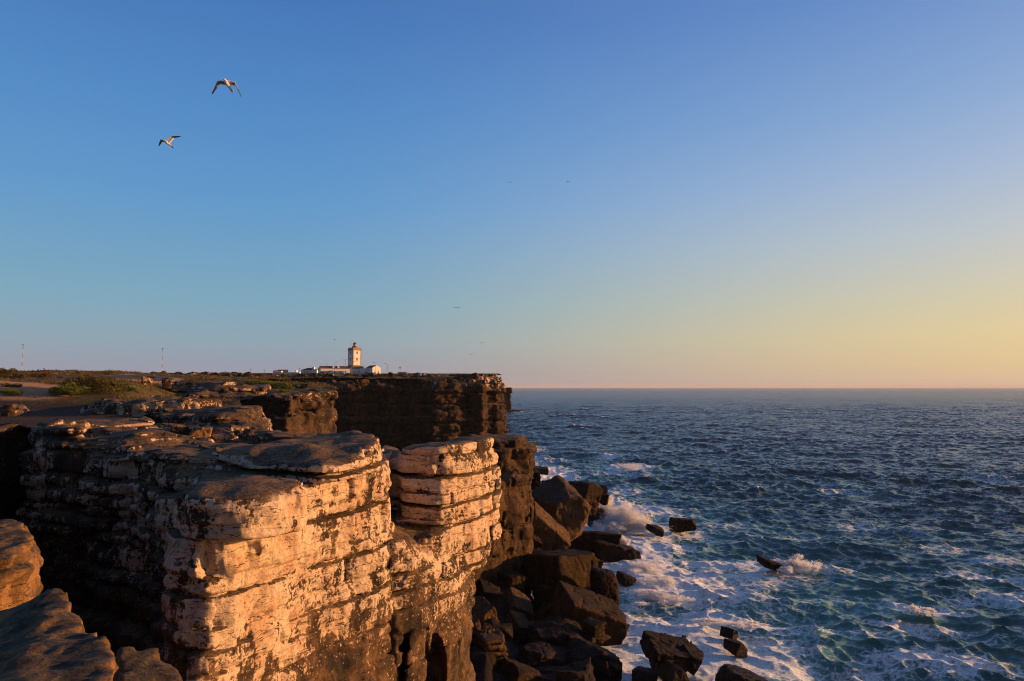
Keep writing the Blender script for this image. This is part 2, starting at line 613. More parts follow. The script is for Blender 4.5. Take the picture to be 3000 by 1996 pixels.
M['near'] = rock_mat('near_brown_rock', lichen=.2, brown=(.30, .155, .058), dark=(.07, .042, .02), top=(.075, .058, .038), lz=(0, 1), orange=.55, sc_=1.8, bump=1.5, spots=0)
M['ledge'] = rock_mat('ledge_rock', lichen=.36, lz=(10, 12), brown=(.12, .07, .038), top=(.11, .078, .05), orange=.2)
M['boulder'] = rock_mat('brown_boulder', spec=.08, lichen=-.25, brown=(.075, .038, .017), dark=(.022, .013, .008), top=(.032, .023, .016), lz=(40, 60), wet=(1.2, 4.0), moss=.25)
M['tan'] = rock_mat('tan_boulder', spec=.08, lichen=-.1, brown=(.14, .078, .038), dark=(.07, .04, .02), top=(.06, .042, .03), lz=(40, 60), bump=.7)
M['wetrock'] = rock_mat('wet_rock', spec=.08, lichen=-.4, brown=(.036, .021, .013), dark=(.012, .008, .006), top=(.02, .015, .012), lz=(40, 60), wet=(1.0, 5.0))
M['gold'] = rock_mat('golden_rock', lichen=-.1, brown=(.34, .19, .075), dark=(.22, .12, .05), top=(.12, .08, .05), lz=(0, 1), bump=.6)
print('setup', round(time.time() - T0, 1))

# ------------------------------------------------------------------ cliffs
def XY(px, Y):
    return ((px - CX) / F * Y, Y)


QUAL = 1.0
# the big lichen-covered bluff and, left of it, its shaded wall
g = Grid(-19, -4.2, 27.5, 56, 1.0, 24.0, 0.10 * QUAL)
main = [XY(533, 31.0), XY(632, 30.0), XY(785, 32.6), XY(960, 36.2), XY(1150, 40.6), XY(1163, 43.0), (-8, 52), (-14, 56), (-17, 56), (-16, 43), XY(560, 37.5), XY(528, 33.5)]
low_top = lambda X, Y: 20.55 + 0.02 * (Y - 36) + 0 * X
cap_poly = [XY(600, 39.5), XY(690, 36.8), XY(860, 35.8), XY(985, 35.2), XY(1085, 38.2), XY(1152, 41.0), XY(1140, 45.5), (-10, 49), (-15, 48.5), (-17, 43)]
cap_top = lambda X, Y: 22.05 - ((X + 9.0) / 7.5) ** 2 * 0.8 - np.clip((39.5 - Y) * .16, 0, .6)
blk_poly = [XY(524, 30.7), XY(610, 29.5), XY(738, 29.2), XY(810, 30.3), XY(926, 32.6), XY(890, 35.4), XY(700, 37.2), XY(550, 35.8)]
blk_top = lambda X, Y: 20.85 - 0.10 * (32 - Y).clip(0, 3) + 0 * X
bluff_beds = [2.4, 4.4, 6.6, 8.6, 10.5, 12.3, 13.5, 14.35, 15.2, 16.45, 17.15, 18.72, 19.35, 20.95, 21.6]
f, gr = strata(g, [(main, low_top, None, 0.02), (cap_poly, cap_top, 20.62), (blk_poly, blk_top, 18.75)],
               bluff_beds, 11, strong={11: 2.2, 13: 2.4, 9: 1.6, 7: 1.5, 5: 1.4, 12: .3, 14: .2, 10: .3}, amp=0.13, groove=0.38, gw=0.07, joint=.22, jscale=4.2, dip=(.012, .004), warp=.25, rough=(.24, .13, .09), rnd=.55, tdetail=.25,
               blur=.7, bulge=.03, bedvar=.5, big=.75, oscale=2.6)
rock_obj('cliff', g, f, gr, M['cliff'], 'pale lichen-covered layered bluff in the foreground with deep horizontal cracks')
del f, gr
g = Grid(-37, -12, 33, 58, 1.0, 24.0, 0.14 * QUAL)
wall_poly = [(-31, 58), (-34.5, 55), (-33.4, 51.5), XY(75, 48.4), XY(190, 46.3), XY(310, 44.6), XY(420, 43.0), XY(500, 40.0), XY(560, 37.5), (-12, 40), (-9, 54), (-14, 59)]
wall_top = lambda X, Y: np.minimum(np.clip(21.0 + (Y - 41) * 0.10, 20.6, 23), np.interp(X, [-31, -25, -21.5], [22.4, 22.0, 21.3]))
lips = [XY(330, 43.6), XY(520, 39.6), XY(635, 39.2), XY(640, 43), XY(420, 47)]
shelf = [XY(90, 49), XY(200, 47.4), XY(235, 47.2), XY(250, 52), XY(100, 54)]
f, gr = strata(g, [(wall_poly, wall_top, None, 0.012), (lips, 21.6, 20.8), (shelf, 22.6, 21)],
               make_beds(2, 23, 8, .55, 1.5), 12, amp=0.42, groove=0.5, gw=0.11, joint=.4, jscale=3.2, dip=(.006, .004), warp=.3, rough=(.34, .16, .08), rnd=.6, tdetail=.25,
               blur=.4, bulge=.16, bedvar=.5, big=1.2, oscale=2.2, terr=.25)
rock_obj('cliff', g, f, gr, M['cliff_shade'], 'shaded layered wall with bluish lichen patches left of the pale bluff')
del f, gr
# gully's near and left ground; unseen mass added to block sky light
g = Grid(-80, 5, -12, 60, -1, 23.5, .33)
f, gr = strata(g, [([(-85, -10), (4, -9), (3, 2.2), (-2.4, 3.6), (-4.0, 6.6), (-6, 9.6), (-9.6, 14.2), (-10.3, 17.2), (-15, 18.4), (-30, 41), (-37.5, 50), (-37, 61), (-85, 61)],
                    lambda X, Y: np.interp(Y, [0, 4, 13, 40, 48, 60], [20.4, 19.6, 18.6, 21.4, 21.9, 22.3]) + 0 * X, None)], make_beds(0, 23, 2, 1, 2), 15, amp=.4, groove=.4, gw=.3, joint=.4, rough=(.5, .3, .1), rnd=.7, tdetail=.3)
rock_obj('cliff', g, f, gr, M['cliff_dark'], 'dark unlit cliff closing the gully at the left edge, with unseen mass added to block sky light')
del f, gr
print('bluff', round(time.time() - T0, 1))

# pillar beside it
g = Grid(-9.5, 1.2, 41, 62, 0.0, 23.5, 0.10 * QUAL)
up = [XY(1172, 46.4), XY(1297, 45.5), XY(1390, 48.6), XY(1455, 52.0), XY(1452, 55), XY(1380, 57), XY(1180, 54)]
cap = [XY(1156, 46.6), XY(1215, 46.0), XY(1302, 45.4), XY(1440, 51.2), XY(1445, 53.8), XY(1380, 54.5), XY(1190, 51)]
lowp = [XY(1105, 41.0), XY(1215, 42.4), XY(1262, 44.0), XY(1330, 46.0), XY(1368, 48.6), XY(1365, 53), XY(1200, 56), XY(1100, 50)]
step_ = [XY(1170, 44.9), XY(1262, 44.4), XY(1330, 46.3), XY(1430, 50.5), XY(1420, 55), XY(1200, 55)]
f, gr = strata(g, [([XY(1085, 48.2), XY(1186, 47.4), XY(1190, 55), XY(1060, 55)], 20.6, None), (up, 20.2, 14.6), (cap, lambda X, Y: 21.3 + 0.06 * (X + 4), 19.6), (step_, 16.2, 13.2), (lowp, lambda X, Y: np.interp(X, [-8.5, -6.2, -4.5, -2.5], [17.2, 16.4, 14.6, 13.6]), None, .03)],
               [1.5, 3.0, 4.8, 6.3, 8.0, 9.6, 11.4, 12.6, 13.6, 14.6, 15.7, 16.6, 17.0, 17.8, 18.6, 19.55, 20.9], 23, amp=.15, groove=.38, gw=.07, joint=.25, blur=.5, bulge=.03, bedvar=.8, big=.35, strong={8: 1.6, 15: 2.0, 14: .5, 13: 1.5, 12: .3, 11: 1.2, 10: .3},
               jscale=3.2, dip=(.02, 0), warp=.2, rough=(.22, .13, .09), rnd=.4, tdetail=.15,
               cuts=[((-6.1, 42.6, 10.3), 1.0, (.55, 1.4, 2.6)), ((-4.7, 44.2, 8.2), 1.0, (.85, 1.8, 2.3))])
rock_obj('rock_pillar', g, f, gr, M['pillar'], 'pale layered rock pillar standing right of the foreground bluff')
del f, gr

# brown cliff behind the pillar
g = Grid(-10, 4.5, 72, 110, -1, 21, 0.2 * QUAL)
cp = [XY(1330, 76), XY(1372, 77), XY(1410, 79), XY(1450, 80.5), XY(1475, 83.5), XY(1500, 84.2), XY(1541, 86.5), XY(1543, 96), XY(1530, 104), (-12, 104), (-12, 80)]
ct = [XY(1380, 84), XY(1470, 85), XY(1552, 87), XY(1553, 96), (-6, 98)]
ct2 = [XY(1400, 86), XY(1510, 87), XY(1531, 90), XY(1525, 96), (-6, 97)]
f, gr = strata(g, [(cp, lambda X, Y: np.minimum(13.5 + 0.35 * (Y - 80), 16.5), None, .02), (ct, 17.9, 12.5), (ct2, 18.9, 17)], make_beds(0, 20, 5, 1.0, 2.6), 37, amp=.35,
               groove=.35, gw=.16, joint=.6, jscale=3.4, rough=(.5, .22, .1), rnd=.4, tdetail=.2)
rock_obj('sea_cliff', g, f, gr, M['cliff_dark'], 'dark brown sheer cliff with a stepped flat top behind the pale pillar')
del f, gr

# middle promontory with a sunlit blocky face
g = Grid(-58, -20, 92, 128, 4, 27.5, 0.26 * QUAL)
pp = [XY(560, 98), XY(700, 99), XY(780, 98.5), XY(855, 97.5), XY(862, 99.5), XY(905, 103), XY(912, 106), XY(940, 106.5), XY(982, 112), XY(975, 122), XY(930, 132), XY(560, 132)]
pl = [XY(790, 97.5), XY(845, 96), XY(900, 101), XY(945, 105), XY(966, 111), XY(960, 124), XY(800, 124)]
f, gr = strata(g, [(pp, lambda X, Y: 24.0 + .02 * (Y - 98), None), (pl, 21.2, None, .02)], make_beds(3, 26, 9, 1.3, 2.6), 51, amp=.5, groove=.6, gw=.2, joint=.9, jscale=3.2,
               rough=(.5, .25, .12), rnd=.5, tdetail=.5, oscale=3.0)
rock_obj('promontory', g, f, gr, M['cliff_far'], 'blocky brown promontory with a sunlit right face in front of the dark bay')
del f, gr

# far headland round the dark bay
g = Grid(-150, 2, 268, 420, -1, 33, 0.62 * QUAL)
hp = [(-150, 262), (-92, 276), (-78, 284), (-62, 282), (-55, 287), (-47, 285), (-44, 292), (-33, 289), (-30, 284), (-22, 288), (-21, 294), (-18.5, 297), (-12, 294), (-9.8, 303), (-7.6, 306), (-6.5, 303),
      (-3.9, 312), (-4.4, 340), (-6, 420), (-160, 420)]
hl_ = [(-150, 268), (-90, 288), (-60, 295), (-30, 298), (-16, 308), (-9, 312), (-7.2, 322), (-8, 420), (-160, 420)]
f, gr = strata(g, [(hp, lambda X, Y: 26.7 + np.clip((Y - 290) * .02, 0, 1) + np.clip((X + 12) * .2, 0, .8), None, .035), (hl_, lambda X, Y: 29.35 + 0 * X, None)], make_beds(0, 33, 15, 1.0, 2.8), 77, amp=1.1, groove=1.1, strong={9: 2.0, 6: 2.0, 3: 1.8, 11: 1.6},
               gw=.36, joint=1.0, jscale=7.0, rough=(.9, .55, .4), rnd=.5, tdetail=.9, oscale=7.0, warp=.6, terr=.9, bedvar=.9)
rock_obj('headland', g, f, gr, M['headland'], 'dark far headland cliff closing the bay below the lighthouse')
del f, gr

# sea stack off the cape
g = Grid(-15, 14, 752, 778, -2, 28, 0.5)
f, gr = strata(g, [([XY(1466, 762), XY(1499.5, 760), XY(1499, 772), XY(1466, 774)], 24.6, 18.5), ([XY(1468, 763), XY(1494, 762), XY(1493, 770), XY(1468, 771)], 20, 7), ([XY(1466, 762), XY(1496.5, 760), XY(1496, 771), XY(1466, 772)], 10, None, .05),
                   ([(-13, 756), (2, 754), (11.0, 756.5), (12, 763), (4, 775), (-13, 775)], 1.6, None)], make_beds(0, 30, 4, 2, 4), 5, amp=.5, groove=.6, gw=.5, joint=.6, rough=(.6, .3, .2), rnd=.6, tdetail=.5)
tag(rock_obj('sea_stack', g, f, gr, M['cliff_far'], 'distant brown rock stack standing in the sea off the cape', None), cat='sea stack')

# ledges between the bluff and the scrub
def ledge(name, polys, z0, seed, label, mat='ledge', res=.19, **kw):
    xs = [p[0] for q in polys for p in q[0]]
    ys = [p[1] for q in polys for p in q[0]]
    g_ = Grid(min(xs) - 1.5, max(xs) + 1.5, min(ys) - 1.5, max(ys) + 1.5, z0, 26.0, res * QUAL)
    a = dict(amp=.3, groove=.4, gw=.11, joint=.5, jscale=2.6, rough=(.35, .2, .09), rnd=.5, tdetail=.25, oscale=2.5, blur=.3, terr=.2, big=.5)
    a.update(kw)
    f_, gr_ = strata(g_, polys, make_beds(z0, 26, seed, .6, 1.3), seed, **a)
    return rock_obj(name, g_, f_, gr_, M[mat], label)


ledge('rock_ledge', [([XY(285, 66), XY(330, 63), XY(440, 62.5), XY(560, 63.5), XY(640, 66), XY(645, 74), XY(470, 78), XY(300, 78)], 23.75, None),
                     ([XY(425, 63), XY(470, 62), XY(475, 66), XY(430, 67)], 23.9, None),
                     ([XY(480, 64.5), XY(600, 65), XY(638, 67), XY(620, 71), XY(490, 70)], 24.05, None),
                     ([XY(225, 64), XY(300, 62), XY(300, 70), XY(240, 70)], 23.0, None),
                     ([XY(290, 60), XY(375, 58.5), XY(372, 64), XY(300, 65)], 22.5, None)], 17, 3,
      'long low lichened rock ledge left of centre in front of the scrub', jscale=1.9, joint=.6)
ledge('rock_ledge', [([XY(480, 60), XY(560, 57.5), XY(640, 56.5), XY(745, 58), XY(770, 61), XY(765, 66), XY(640, 70), XY(500, 68)], 23.0, None),
                     ([XY(640, 56), XY(735, 55.5), XY(788, 60), XY(780, 66), XY(650, 64)], 22.3, None, .05),
                     ([XY(620, 54.5), XY(700, 54), XY(740, 55.5), XY(720, 59), XY(630, 59)], 21.9, None, .1)], 14, 7,
      'stepped rock ledge with pale flat top before the sunlit promontory', jscale=2.4)
ledge('rock_ledge', [([XY(700, 52), XY(860, 49.5), XY(1008, 50.5), XY(1010, 55), XY(860, 58), XY(700, 57)], 21.75, None),
                     ([XY(520, 52), XY(700, 50), XY(720, 56), XY(540, 57)], 21.9, None)], 15, 13,
      'low weathered ledge of pale rock just behind the domed bluff top', jscale=3.0, rnd=.9)
ledge('rock_ledge', [([XY(450, 108), XY(520, 104), XY(600, 103), XY(680, 104), XY(790, 106), XY(800, 122), XY(470, 122)], 25.1, None),
                     ([XY(520, 105), XY(650, 104.5), XY(700, 107), XY(690, 116), XY(530, 116)], 25.7, None),
                     ([XY(330, 98), XY(430, 97), XY(440, 104), XY(350, 104)], 24.9, None)], 18, 17,
      'broken pale rock rim along the edge of the scrubby plateau', res=.25, jscale=2.2, joint=.8)
ledge('rock_ledge', [([XY(-40, 61), XY(66, 61), XY(68, 64), XY(-40, 65)], 23.7, None)], 20, 19,
      'short pale rock step at the left edge below the sandy patch', res=.16)
print('rocks', round(time.time() - T0, 1))

# near rocks at the lower left
def near(name, polys, beds, seed, label, box, res=.055, **kw):
    g_ = Grid(*box, res * QUAL)
    a = dict(amp=.07, groove=.16, gw=.06, joint=.14, jscale=1.6, rough=(.06, .08, .09), rnd=.04, tdetail=.14, oscale=1.2, warp=.1, bulge=.03)
    a.update(kw)
    f_, gr_ = strata(g_, polys, beds, seed, **a)
    f_ += .10 * np.abs(g_.noise3(.7, .7, .3, seed + 91)) + .07 * np.abs(g_.noise3(.22, .22, .16, seed + 92)) - .05
    return rock_obj(name, g_, f_, gr_, M['near'], label)


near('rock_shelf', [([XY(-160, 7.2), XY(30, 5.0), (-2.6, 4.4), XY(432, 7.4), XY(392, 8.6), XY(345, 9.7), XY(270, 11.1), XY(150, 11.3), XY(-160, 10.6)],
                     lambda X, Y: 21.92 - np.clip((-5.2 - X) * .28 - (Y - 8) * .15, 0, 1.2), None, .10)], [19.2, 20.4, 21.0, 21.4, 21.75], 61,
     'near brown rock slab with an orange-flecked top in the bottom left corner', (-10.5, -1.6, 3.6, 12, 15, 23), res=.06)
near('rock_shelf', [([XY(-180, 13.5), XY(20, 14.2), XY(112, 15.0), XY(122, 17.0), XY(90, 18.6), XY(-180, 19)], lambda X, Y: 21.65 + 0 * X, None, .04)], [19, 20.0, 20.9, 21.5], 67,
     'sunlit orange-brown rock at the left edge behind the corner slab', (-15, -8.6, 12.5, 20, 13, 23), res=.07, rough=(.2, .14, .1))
near('rock_shelf', [([XY(360, 11.6), XY(470, 11.0), XY(560, 11.4), XY(600, 11.9), XY(560, 13.0), XY(490, 13.4), XY(360, 13.0)], lambda X, Y: 20.1 - (X + 5.2) * .35, None, .12)], [18, 19.6], 71,
     'small dark shelf of rock low beside the corner slab', (-7.8, -3.6, 10, 14.6, 14, 22), res=.06)
# ground the photographer stands on
near('rock_shelf', [([(-3.0, 3.6), (-1, 3.2), (3, 2.6), (5, -2), (4, -9), (-12, -9), (-9, 2)], 23.25, None)], [22.4], 73, 'flat rock top on which the viewer stands', (-13, 6, -10, 5, 19, 24), res=.15)
print('near', round(time.time() - T0, 1))

# ------------------------------------------------------------------ clifftop ground
def vnoise(x, y, sc_, seed):
    rg = np.random.default_rng(seed)
    L = rg.uniform(-1, 1, (256, 256))
    u, v = x / sc_ + 100.3, y / sc_ + 57.7
    i, j = np.floor(u).astype(int), np.floor(v).astype(int)
    fu, fv = u - i, v - j
    fu = fu * fu * (3 - 2 * fu); fv = fv * fv * (3 - 2 * fv)
    a = L[i % 256, j % 256]; b_ = L[(i + 1) % 256, j % 256]; c = L[i % 256, (j + 1) % 256]; d = L[(i + 1) % 256, (j + 1) % 256]
    return (a * (1 - fu) + b_ * fu) * (1 - fv) + (c * (1 - fu) + d * fu) * fv


ROAD = [(-150, 80), (-100, 84.5), (-74, 88), (-62, 95), (-59.5, 106), (-62, 122), (-72, 150), (-100, 190), (-150, 220)]


def poly_dist(X, Y, pts):
    d = np.full(X.shape, 1e9)
    for (ax, ay), (bx, by) in zip(pts[:-1], pts[1:]):
        ex, ey = bx - ax, by - ay
        t = np.clip(((X - ax) * ex + (Y - ay) * ey) / (ex * ex + ey * ey), 0, 1)
        d = np.minimum(d, np.hypot(X - ax - t * ex, Y - ay - t * ey))
    return d


def land_h(X, Y, detail=True):
    X = np.asarray(X, float); Y = np.asarray(Y, float)
    left = np.interp(Y, [40, 47, 60, 66, 72, 85, 96, 112, 150, 200, 300, 360, 640, 900], [21.4, 21.9, 22.5, 23.0, 24.35, 25.35, 25.9, 26.6, 28.0, 28.7, 30.5, 31.6, 36.9, 38])
    mid = np.interp(Y, [40, 50, 66, 80, 98, 112, 125, 140, 170, 220, 290, 330, 640, 900], [20.8, 21.4, 21.6, 22.2, 23.6, 24.5, 25.3, 26.1, 26.9, 27.6, 28.5, 30.6, 36.9, 38])
    px = CX + X / np.maximum(Y, 1) * F
    w = np.clip((px - 330) / 260, 0, 1)
    w = w * w * (3 - 2 * w)
    z = left * (1 - w) + mid * w - .35 * np.clip((58 - Y) / 5, 0, 1)
    z = z + .11 * np.clip(-43 - X, 0, 16) * np.exp(-((Y - 74) / 7) ** 2)
    if detail:
        k = np.clip((poly_dist(X, Y, ROAD) - 4.5) / 5, 0, 1) * np.clip((Y - 64) / 20, 0.15, 1)
        far = np.clip(Y / 150, .6, 1.3) * np.clip(1.6 - Y / 420, .35, 1)
        n = .5 * vnoise(X, Y, 9, 1) + .3 * vnoise(X, Y, 3.6, 2) + .16 * vnoise(X, Y, 1.4, 3)
        z = z + k * far * n
    return z


LAND = [(-420, 46), (-60, 47.0), (-46, 55), XY(40, 56), (-33, 52.5), (-26, 51.5), (-20, 50), (-15, 49), (-12.5, 51), (-13, 54), (-18.5, 58), (-21.5, 62), (-23, 70), (-31, 84), (-36, 97), (-31, 100), (-27.5, 107),
        (-28, 118), (-33, 131), (-52, 150), (-78, 200), (-88, 270), (-76, 288), (-60, 286), (-47, 289), (-30, 291), (-22, 306), (-15, 314), (-10.5, 324), (-10.5, 345), (-14, 430), (-12, 600), (-9, 730), (-30, 800), (-900, 820), (-900, 46)]
ys = np.concatenate([np.arange(42, 160, .45), np.geomspace(160, 820, 240)])
ths = np.concatenate([np.linspace(-2.2, -0.79, 90), np.linspace(-0.78, 0.01, 700)])           # lateral slope X/Y
U, V = np.meshgrid(ths, ys, indexing='ij')
LX, LY = U * V, V
ins = np.zeros(LX.shape, bool)
for i in range(len(LAND)):
    (ax, ay), (bx, by) = LAND[i], LAND[(i + 1) % len(LAND)]
    if ay != by:
        ins ^= ((ay <= LY) != (by <= LY)) & (LX < ax + (LY - ay) / (by - ay) * (bx - ax))
LZ = land_h(LX, LY)
v = np.stack([LX.ravel(), LY.ravel(), LZ.ravel()], 1)
n0, n1 = LX.shape
id_ = np.arange(n0 * n1).reshape(n0, n1)
q = np.stack([id_[:-1, :-1].ravel(), id_[1:, :-1].ravel(), id_[1:, 1:].ravel(), id_[:-1, 1:].ravel()], 1)
keep = ins.ravel()[q].all(1)
q = q[keep]
used = np.unique(q)
rm = np.full(len(v), -1); rm[used] = np.arange(len(used))
v, q = v[used], rm[q]
rd = poly_dist(v[:, 0], v[:, 1], ROAD)
# sandy lay-by below the road, turf elsewhere, bare rock near the edge
sx = np.exp(-(((v[:, 0] + 52) / 10) ** 2 + ((v[:, 1] - 73.5) / 6.5) ** 2) ** 2) + np.exp(-(np.abs(rd - 4) / 1.6) ** 2)
bare = np.clip((71 - v[:, 1]) / 5, 0, 1)


def ground_mat():
    m_, nb_, out = new_mat('clifftop_turf')
    geo = nb_.n('ShaderNodeNewGeometry')
    pos = geo.outputs['Position']
    sand = nb_.n('ShaderNodeAttribute', attribute_name='sand').outputs['Fac']
    bare_ = nb_.n('ShaderNodeAttribute', attribute_name='bare').outputs['Fac']
    a = nb_.noise(pos, .12, 6, .65)
    c = nb_.noise(pos, .7, 7, .65)
    d = nb_.noise(pos, 4, 5, .7)
    col = nb_.mix(nb_.step(a, .42, .58), (.12, .075, .03, 1), (.075, .08, .02, 1))
    col = nb_.mix(nb_.step(c, .5, .66), col, (.17, .09, .04, 1))
    col = nb_.mix(nb_.m('MULTIPLY', nb_.step(d, .55, .7), .5), col, (.02, .022, .008, 1))
    rockm = nb_.step(nb_.m('ADD', c, nb_.m('MULTIPLY', a, .4)), .80, .86)
    col = nb_.mix(nb_.m('MULTIPLY', rockm, .85), col, (.34, .28, .22, 1))
    sm = nb_.step(nb_.m('ADD', sand, nb_.m('MULTIPLY', nb_.m('SUBTRACT', c, .5), 1.0)), .22, .55)
    sc2 = nb_.mix(nb_.step(d, .35, .65), (.30, .165, .085, 1), (.46, .27, .15, 1))
    col = nb_.mix(sm, col, sc2)
    bc = nb_.mix(nb_.step(d, .4, .6), (.035, .026, .019, 1), (.085, .06, .042, 1))
    col = nb_.mix(nb_.step(nb_.m('ADD', bare_, nb_.m('MULTIPLY', nb_.m('SUBTRACT', c, .5), .8)), .35, .65), col, bc)
    h = nb_.m('ADD', nb_.m('MULTIPLY', c, .6), nb_.m('MULTIPLY', d, .25))
    bp = nb_.n('ShaderNodeBump', ins={'Height': h, 'Strength': .8, 'Distance': .5})
    p = nb_.n('ShaderNodeBsdfPrincipled', ins={'Base Color': col, 'Roughness': .95, 'Specular IOR Level': .1, 'Normal': bp.outputs[0]})
    nb_.t.links.new(p.outputs[0], out.inputs[0])
    return m_


M['ground'] = ground_mat()
o = link('ground', mesh_np('ground', v, q, True, {'sand': sx, 'bare': bare}), M['ground'])
tag(o, 'scrubby clifftop ground with dry turf, sand and stones', None, None, 'structure')

# road
def road_strip(half, lift):
    pts = []
    for (a, c) in zip(ROAD[:-1], ROAD[1:]):
        for t in np.linspace(0, 1, 12, endpoint=False): pts.append((a[0] + (c[0] - a[0]) * t, a[1] + (c[1] - a[1]) * t))
    pts = np.array(pts)
    ker = np.ones(9) / 9
    pad = np.pad(pts, ((4, 4), (0, 0)), mode='edge')
    pts = np.stack([np.convolve(pad[:, i], ker, 'valid') for i in (0, 1)], 1)
    d = np.gradient(pts, axis=0)
    d /= np.linalg.norm(d, axis=1)[:, None]
    nrm = np.stack([-d[:, 1], d[:, 0]], 1)
    rows = [pts + nrm * s_ for s_ in np.linspace(-half, half, 7)]
    A = np.stack(rows, 1)
    Z = land_h(A[..., 0], A[..., 1], False) + lift
    vv = np.concatenate([A, Z[..., None]], 2).reshape(-1, 3)
    n_, m_ = A.shape[:2]
    ii = np.arange(n_ * m_).reshape(n_, m_)
    return vv, np.stack([ii[:-1, :-1].ravel(), ii[:-1, 1:].ravel(), ii[1:, 1:].ravel(), ii[1:, :-1].ravel()], 1)


M['asphalt'] = flat_mat('asphalt', (.035, .033, .036), .9, .2, 2.0)
vv, ff = road_strip(3.4, .07)
tag(link('road', mesh_np('road', vv, ff), M['asphalt']), 'dark asphalt road curving through the clifftop scrub', None, None, 'structure')
print('land', round(time.time() - T0, 1))

# ------------------------------------------------------------------ shrubs and grass
def leaf_mat(name, c1, c2):
    m_, nb_, out = new_mat(name)
    geo = nb_.n('ShaderNodeNewGeometry')
    n_ = nb_.noise(geo.outputs['Position'], 1.6, 3)
    rnd = nb_.n('ShaderNodeAttribute', attribute_name='leafrand').outputs['Fac']
    col = nb_.mix(nb_.m('ADD', nb_.m('MULTIPLY', nb_.step(n_, .35, .65), .6), nb_.m('MULTIPLY', rnd, .4)), c1 + (1,), c2 + (1,))
    d = nb_.n('ShaderNodeBsdfPrincipled', ins={'Base Color': col, 'Roughness': .7, 'Specular IOR Level': .2})
    tr = nb_.n('ShaderNodeBsdfTranslucent', ins={'Color': col})
    mx = nb_.n('ShaderNodeMixShader', ins={0: .3, 1: d.outputs[0], 2: tr.outputs[0]})
    nb_.t.links.new(mx.outputs[0], out.inputs[0])
    return m_


M['leaf_green'] = leaf_mat('leaf_green', (.06, .085, .01), (.22, .24, .035))
M['leaf_olive'] = leaf_mat('leaf_olive', (.04, .045, .01), (.16, .12, .028))
M['leaf_brown'] = leaf_mat('leaf_brown', (.07, .04, .015), (.2, .10, .04))
M['twig'] = flat_mat('twig_bark', (.06, .04, .025))


def shrub(pos, w, d, h, seed, mat, label, nleaf=1500, leaf=.12, group='low shrubs on the clifftop'):
    rg = np.random.default_rng(seed)
    root = empty('shrub', pos)
    tag(root, label, 'shrub', group)
    nb_ = max(5, int(nleaf / 160))
    cen = np.stack([rg.uniform(-.38, .38, nb_) * w, rg.uniform(-.38, .38, nb_) * d, rg.uniform(.12, .62, nb_) * h], 1)
    cen[:, 2] *= 1 - .9 * ((cen[:, 0] / w) ** 2 + (cen[:, 1] / d) ** 2)
    rad = rg.uniform(.16, .30, nb_)
    k = rg.integers(0, nb_, nleaf)
    dr = rg.normal(size=(nleaf, 3)); dr /= np.linalg.norm(dr, axis=1)[:, None]
    rr = rg.uniform(.55, 1.08, nleaf) ** .6
    c = cen[k] + dr * (rad[k] * rr)[:, None] * np.array([w * .8, d * .8, h * .95])
    c[:, 2] = np.abs(c[:, 2])
    a = rg.normal(size=(nleaf, 3)); a /= np.linalg.norm(a, axis=1)[:, None]
    e = np.cross(a, rg.normal(size=(nleaf, 3))); e /= np.linalg.norm(e, axis=1)[:, None]
    L = leaf * rg.uniform(.6, 1.4, nleaf)[:, None]
    vq = np.stack([c - a * L, c - e * L * .4, c + a * L, c + e * L * .4], 1).reshape(-1, 3)
    link('foliage', mesh_np('foliage', vq, np.arange(nleaf * 4).reshape(-1, 4), False, {'leafrand': np.repeat(rg.random(nleaf), 4)}), M[mat], root)
    mb = MB()
    for i in range(min(nb_, 9)):
        p0 = np.array([cen[i, 0] * .25, cen[i, 1] * .25, -.1])
        mb.tube([p0, (p0 + cen[i]) / 2 + rg.normal(size=3) * .05 * h, cen[i]], [.035 * h, .025 * h, .012 * h], 5)
    mb.build('branches', M['twig'], root)
    return root


def on_land(px, Y, dz=0.0):
    x = (px - CX) / F * Y
    return (x, Y, float(land_h(x, Y)) + dz)


shrub(on_land(268, 74, -.2), 6.2, 3.6, 2.5, 1, 'leaf_olive', 'large dark olive shrub beside the bend in the road', 5200, .11)
shrub(on_land(205, 71.5, -.1), 3.4, 2.4, 1.6, 2, 'leaf_green', 'bright green shrub leaning on the large dark olive shrub', 2800, .10)
shrub(on_land(345, 77, -.1), 4.6, 3.0, 1.3, 3, 'leaf_green', 'low green shrub trailing right of the large olive shrub', 2200, .10)
shrub(on_land(12, 70, -.1), 3.0, 2.0, .95, 4, 'leaf_green', 'low green shrub at the left edge on the sandy patch', 1500, .08)
shrub(on_land(40, 73, -.1), 2.2, 1.6, .6, 5, 'leaf_olive', 'small olive tuft beside the low shrub on the sandy patch', 800, .08)
shrub(on_land(770, 118, -.1), 5.5, 4, 1.3, 6, 'leaf_green', 'wide green shrub on top of the promontory, left one of three', 2200, .13)
shrub(on_land(825, 116, -.1), 5.6, 4, 1.5, 7, 'leaf_green', 'wide green shrub on top of the promontory, middle one of three', 2400, .13)
shrub(on_land(872, 118, -.1), 3.6, 3, 1.0, 8, 'leaf_olive', 'olive shrub on top of the promontory, right one of three', 1500, .13)
shrub((XY(822, 101)[0], 101, 24.1), 1.9, 1.4, .8, 9, 'leaf_green', 'small green tuft at the lip of the promontory', 700, .1)
shrub(on_land(14, 130, -.2), 3.6, 3, 2.2, 10, 'leaf_olive', 'dark shrub on the skyline at the left edge', 1300, .14)
shrub(on_land(420, 125, -.2), 4.5, 3, .9, 11, 'leaf_olive', 'low olive shrub on the skyline right of the road', 1100, .14)
shrub(on_land(330, 135, -.2), 4.0, 3, 1.2, 12, 'leaf_olive', 'rounded olive shrub on the skyline above the road', 1100, .14)
shrub(on_land(520, 125, -.2), 5.5, 3, .9, 13, 'leaf_green', 'green shrub on the skyline between the radio mast and the houses', 1300, .14)
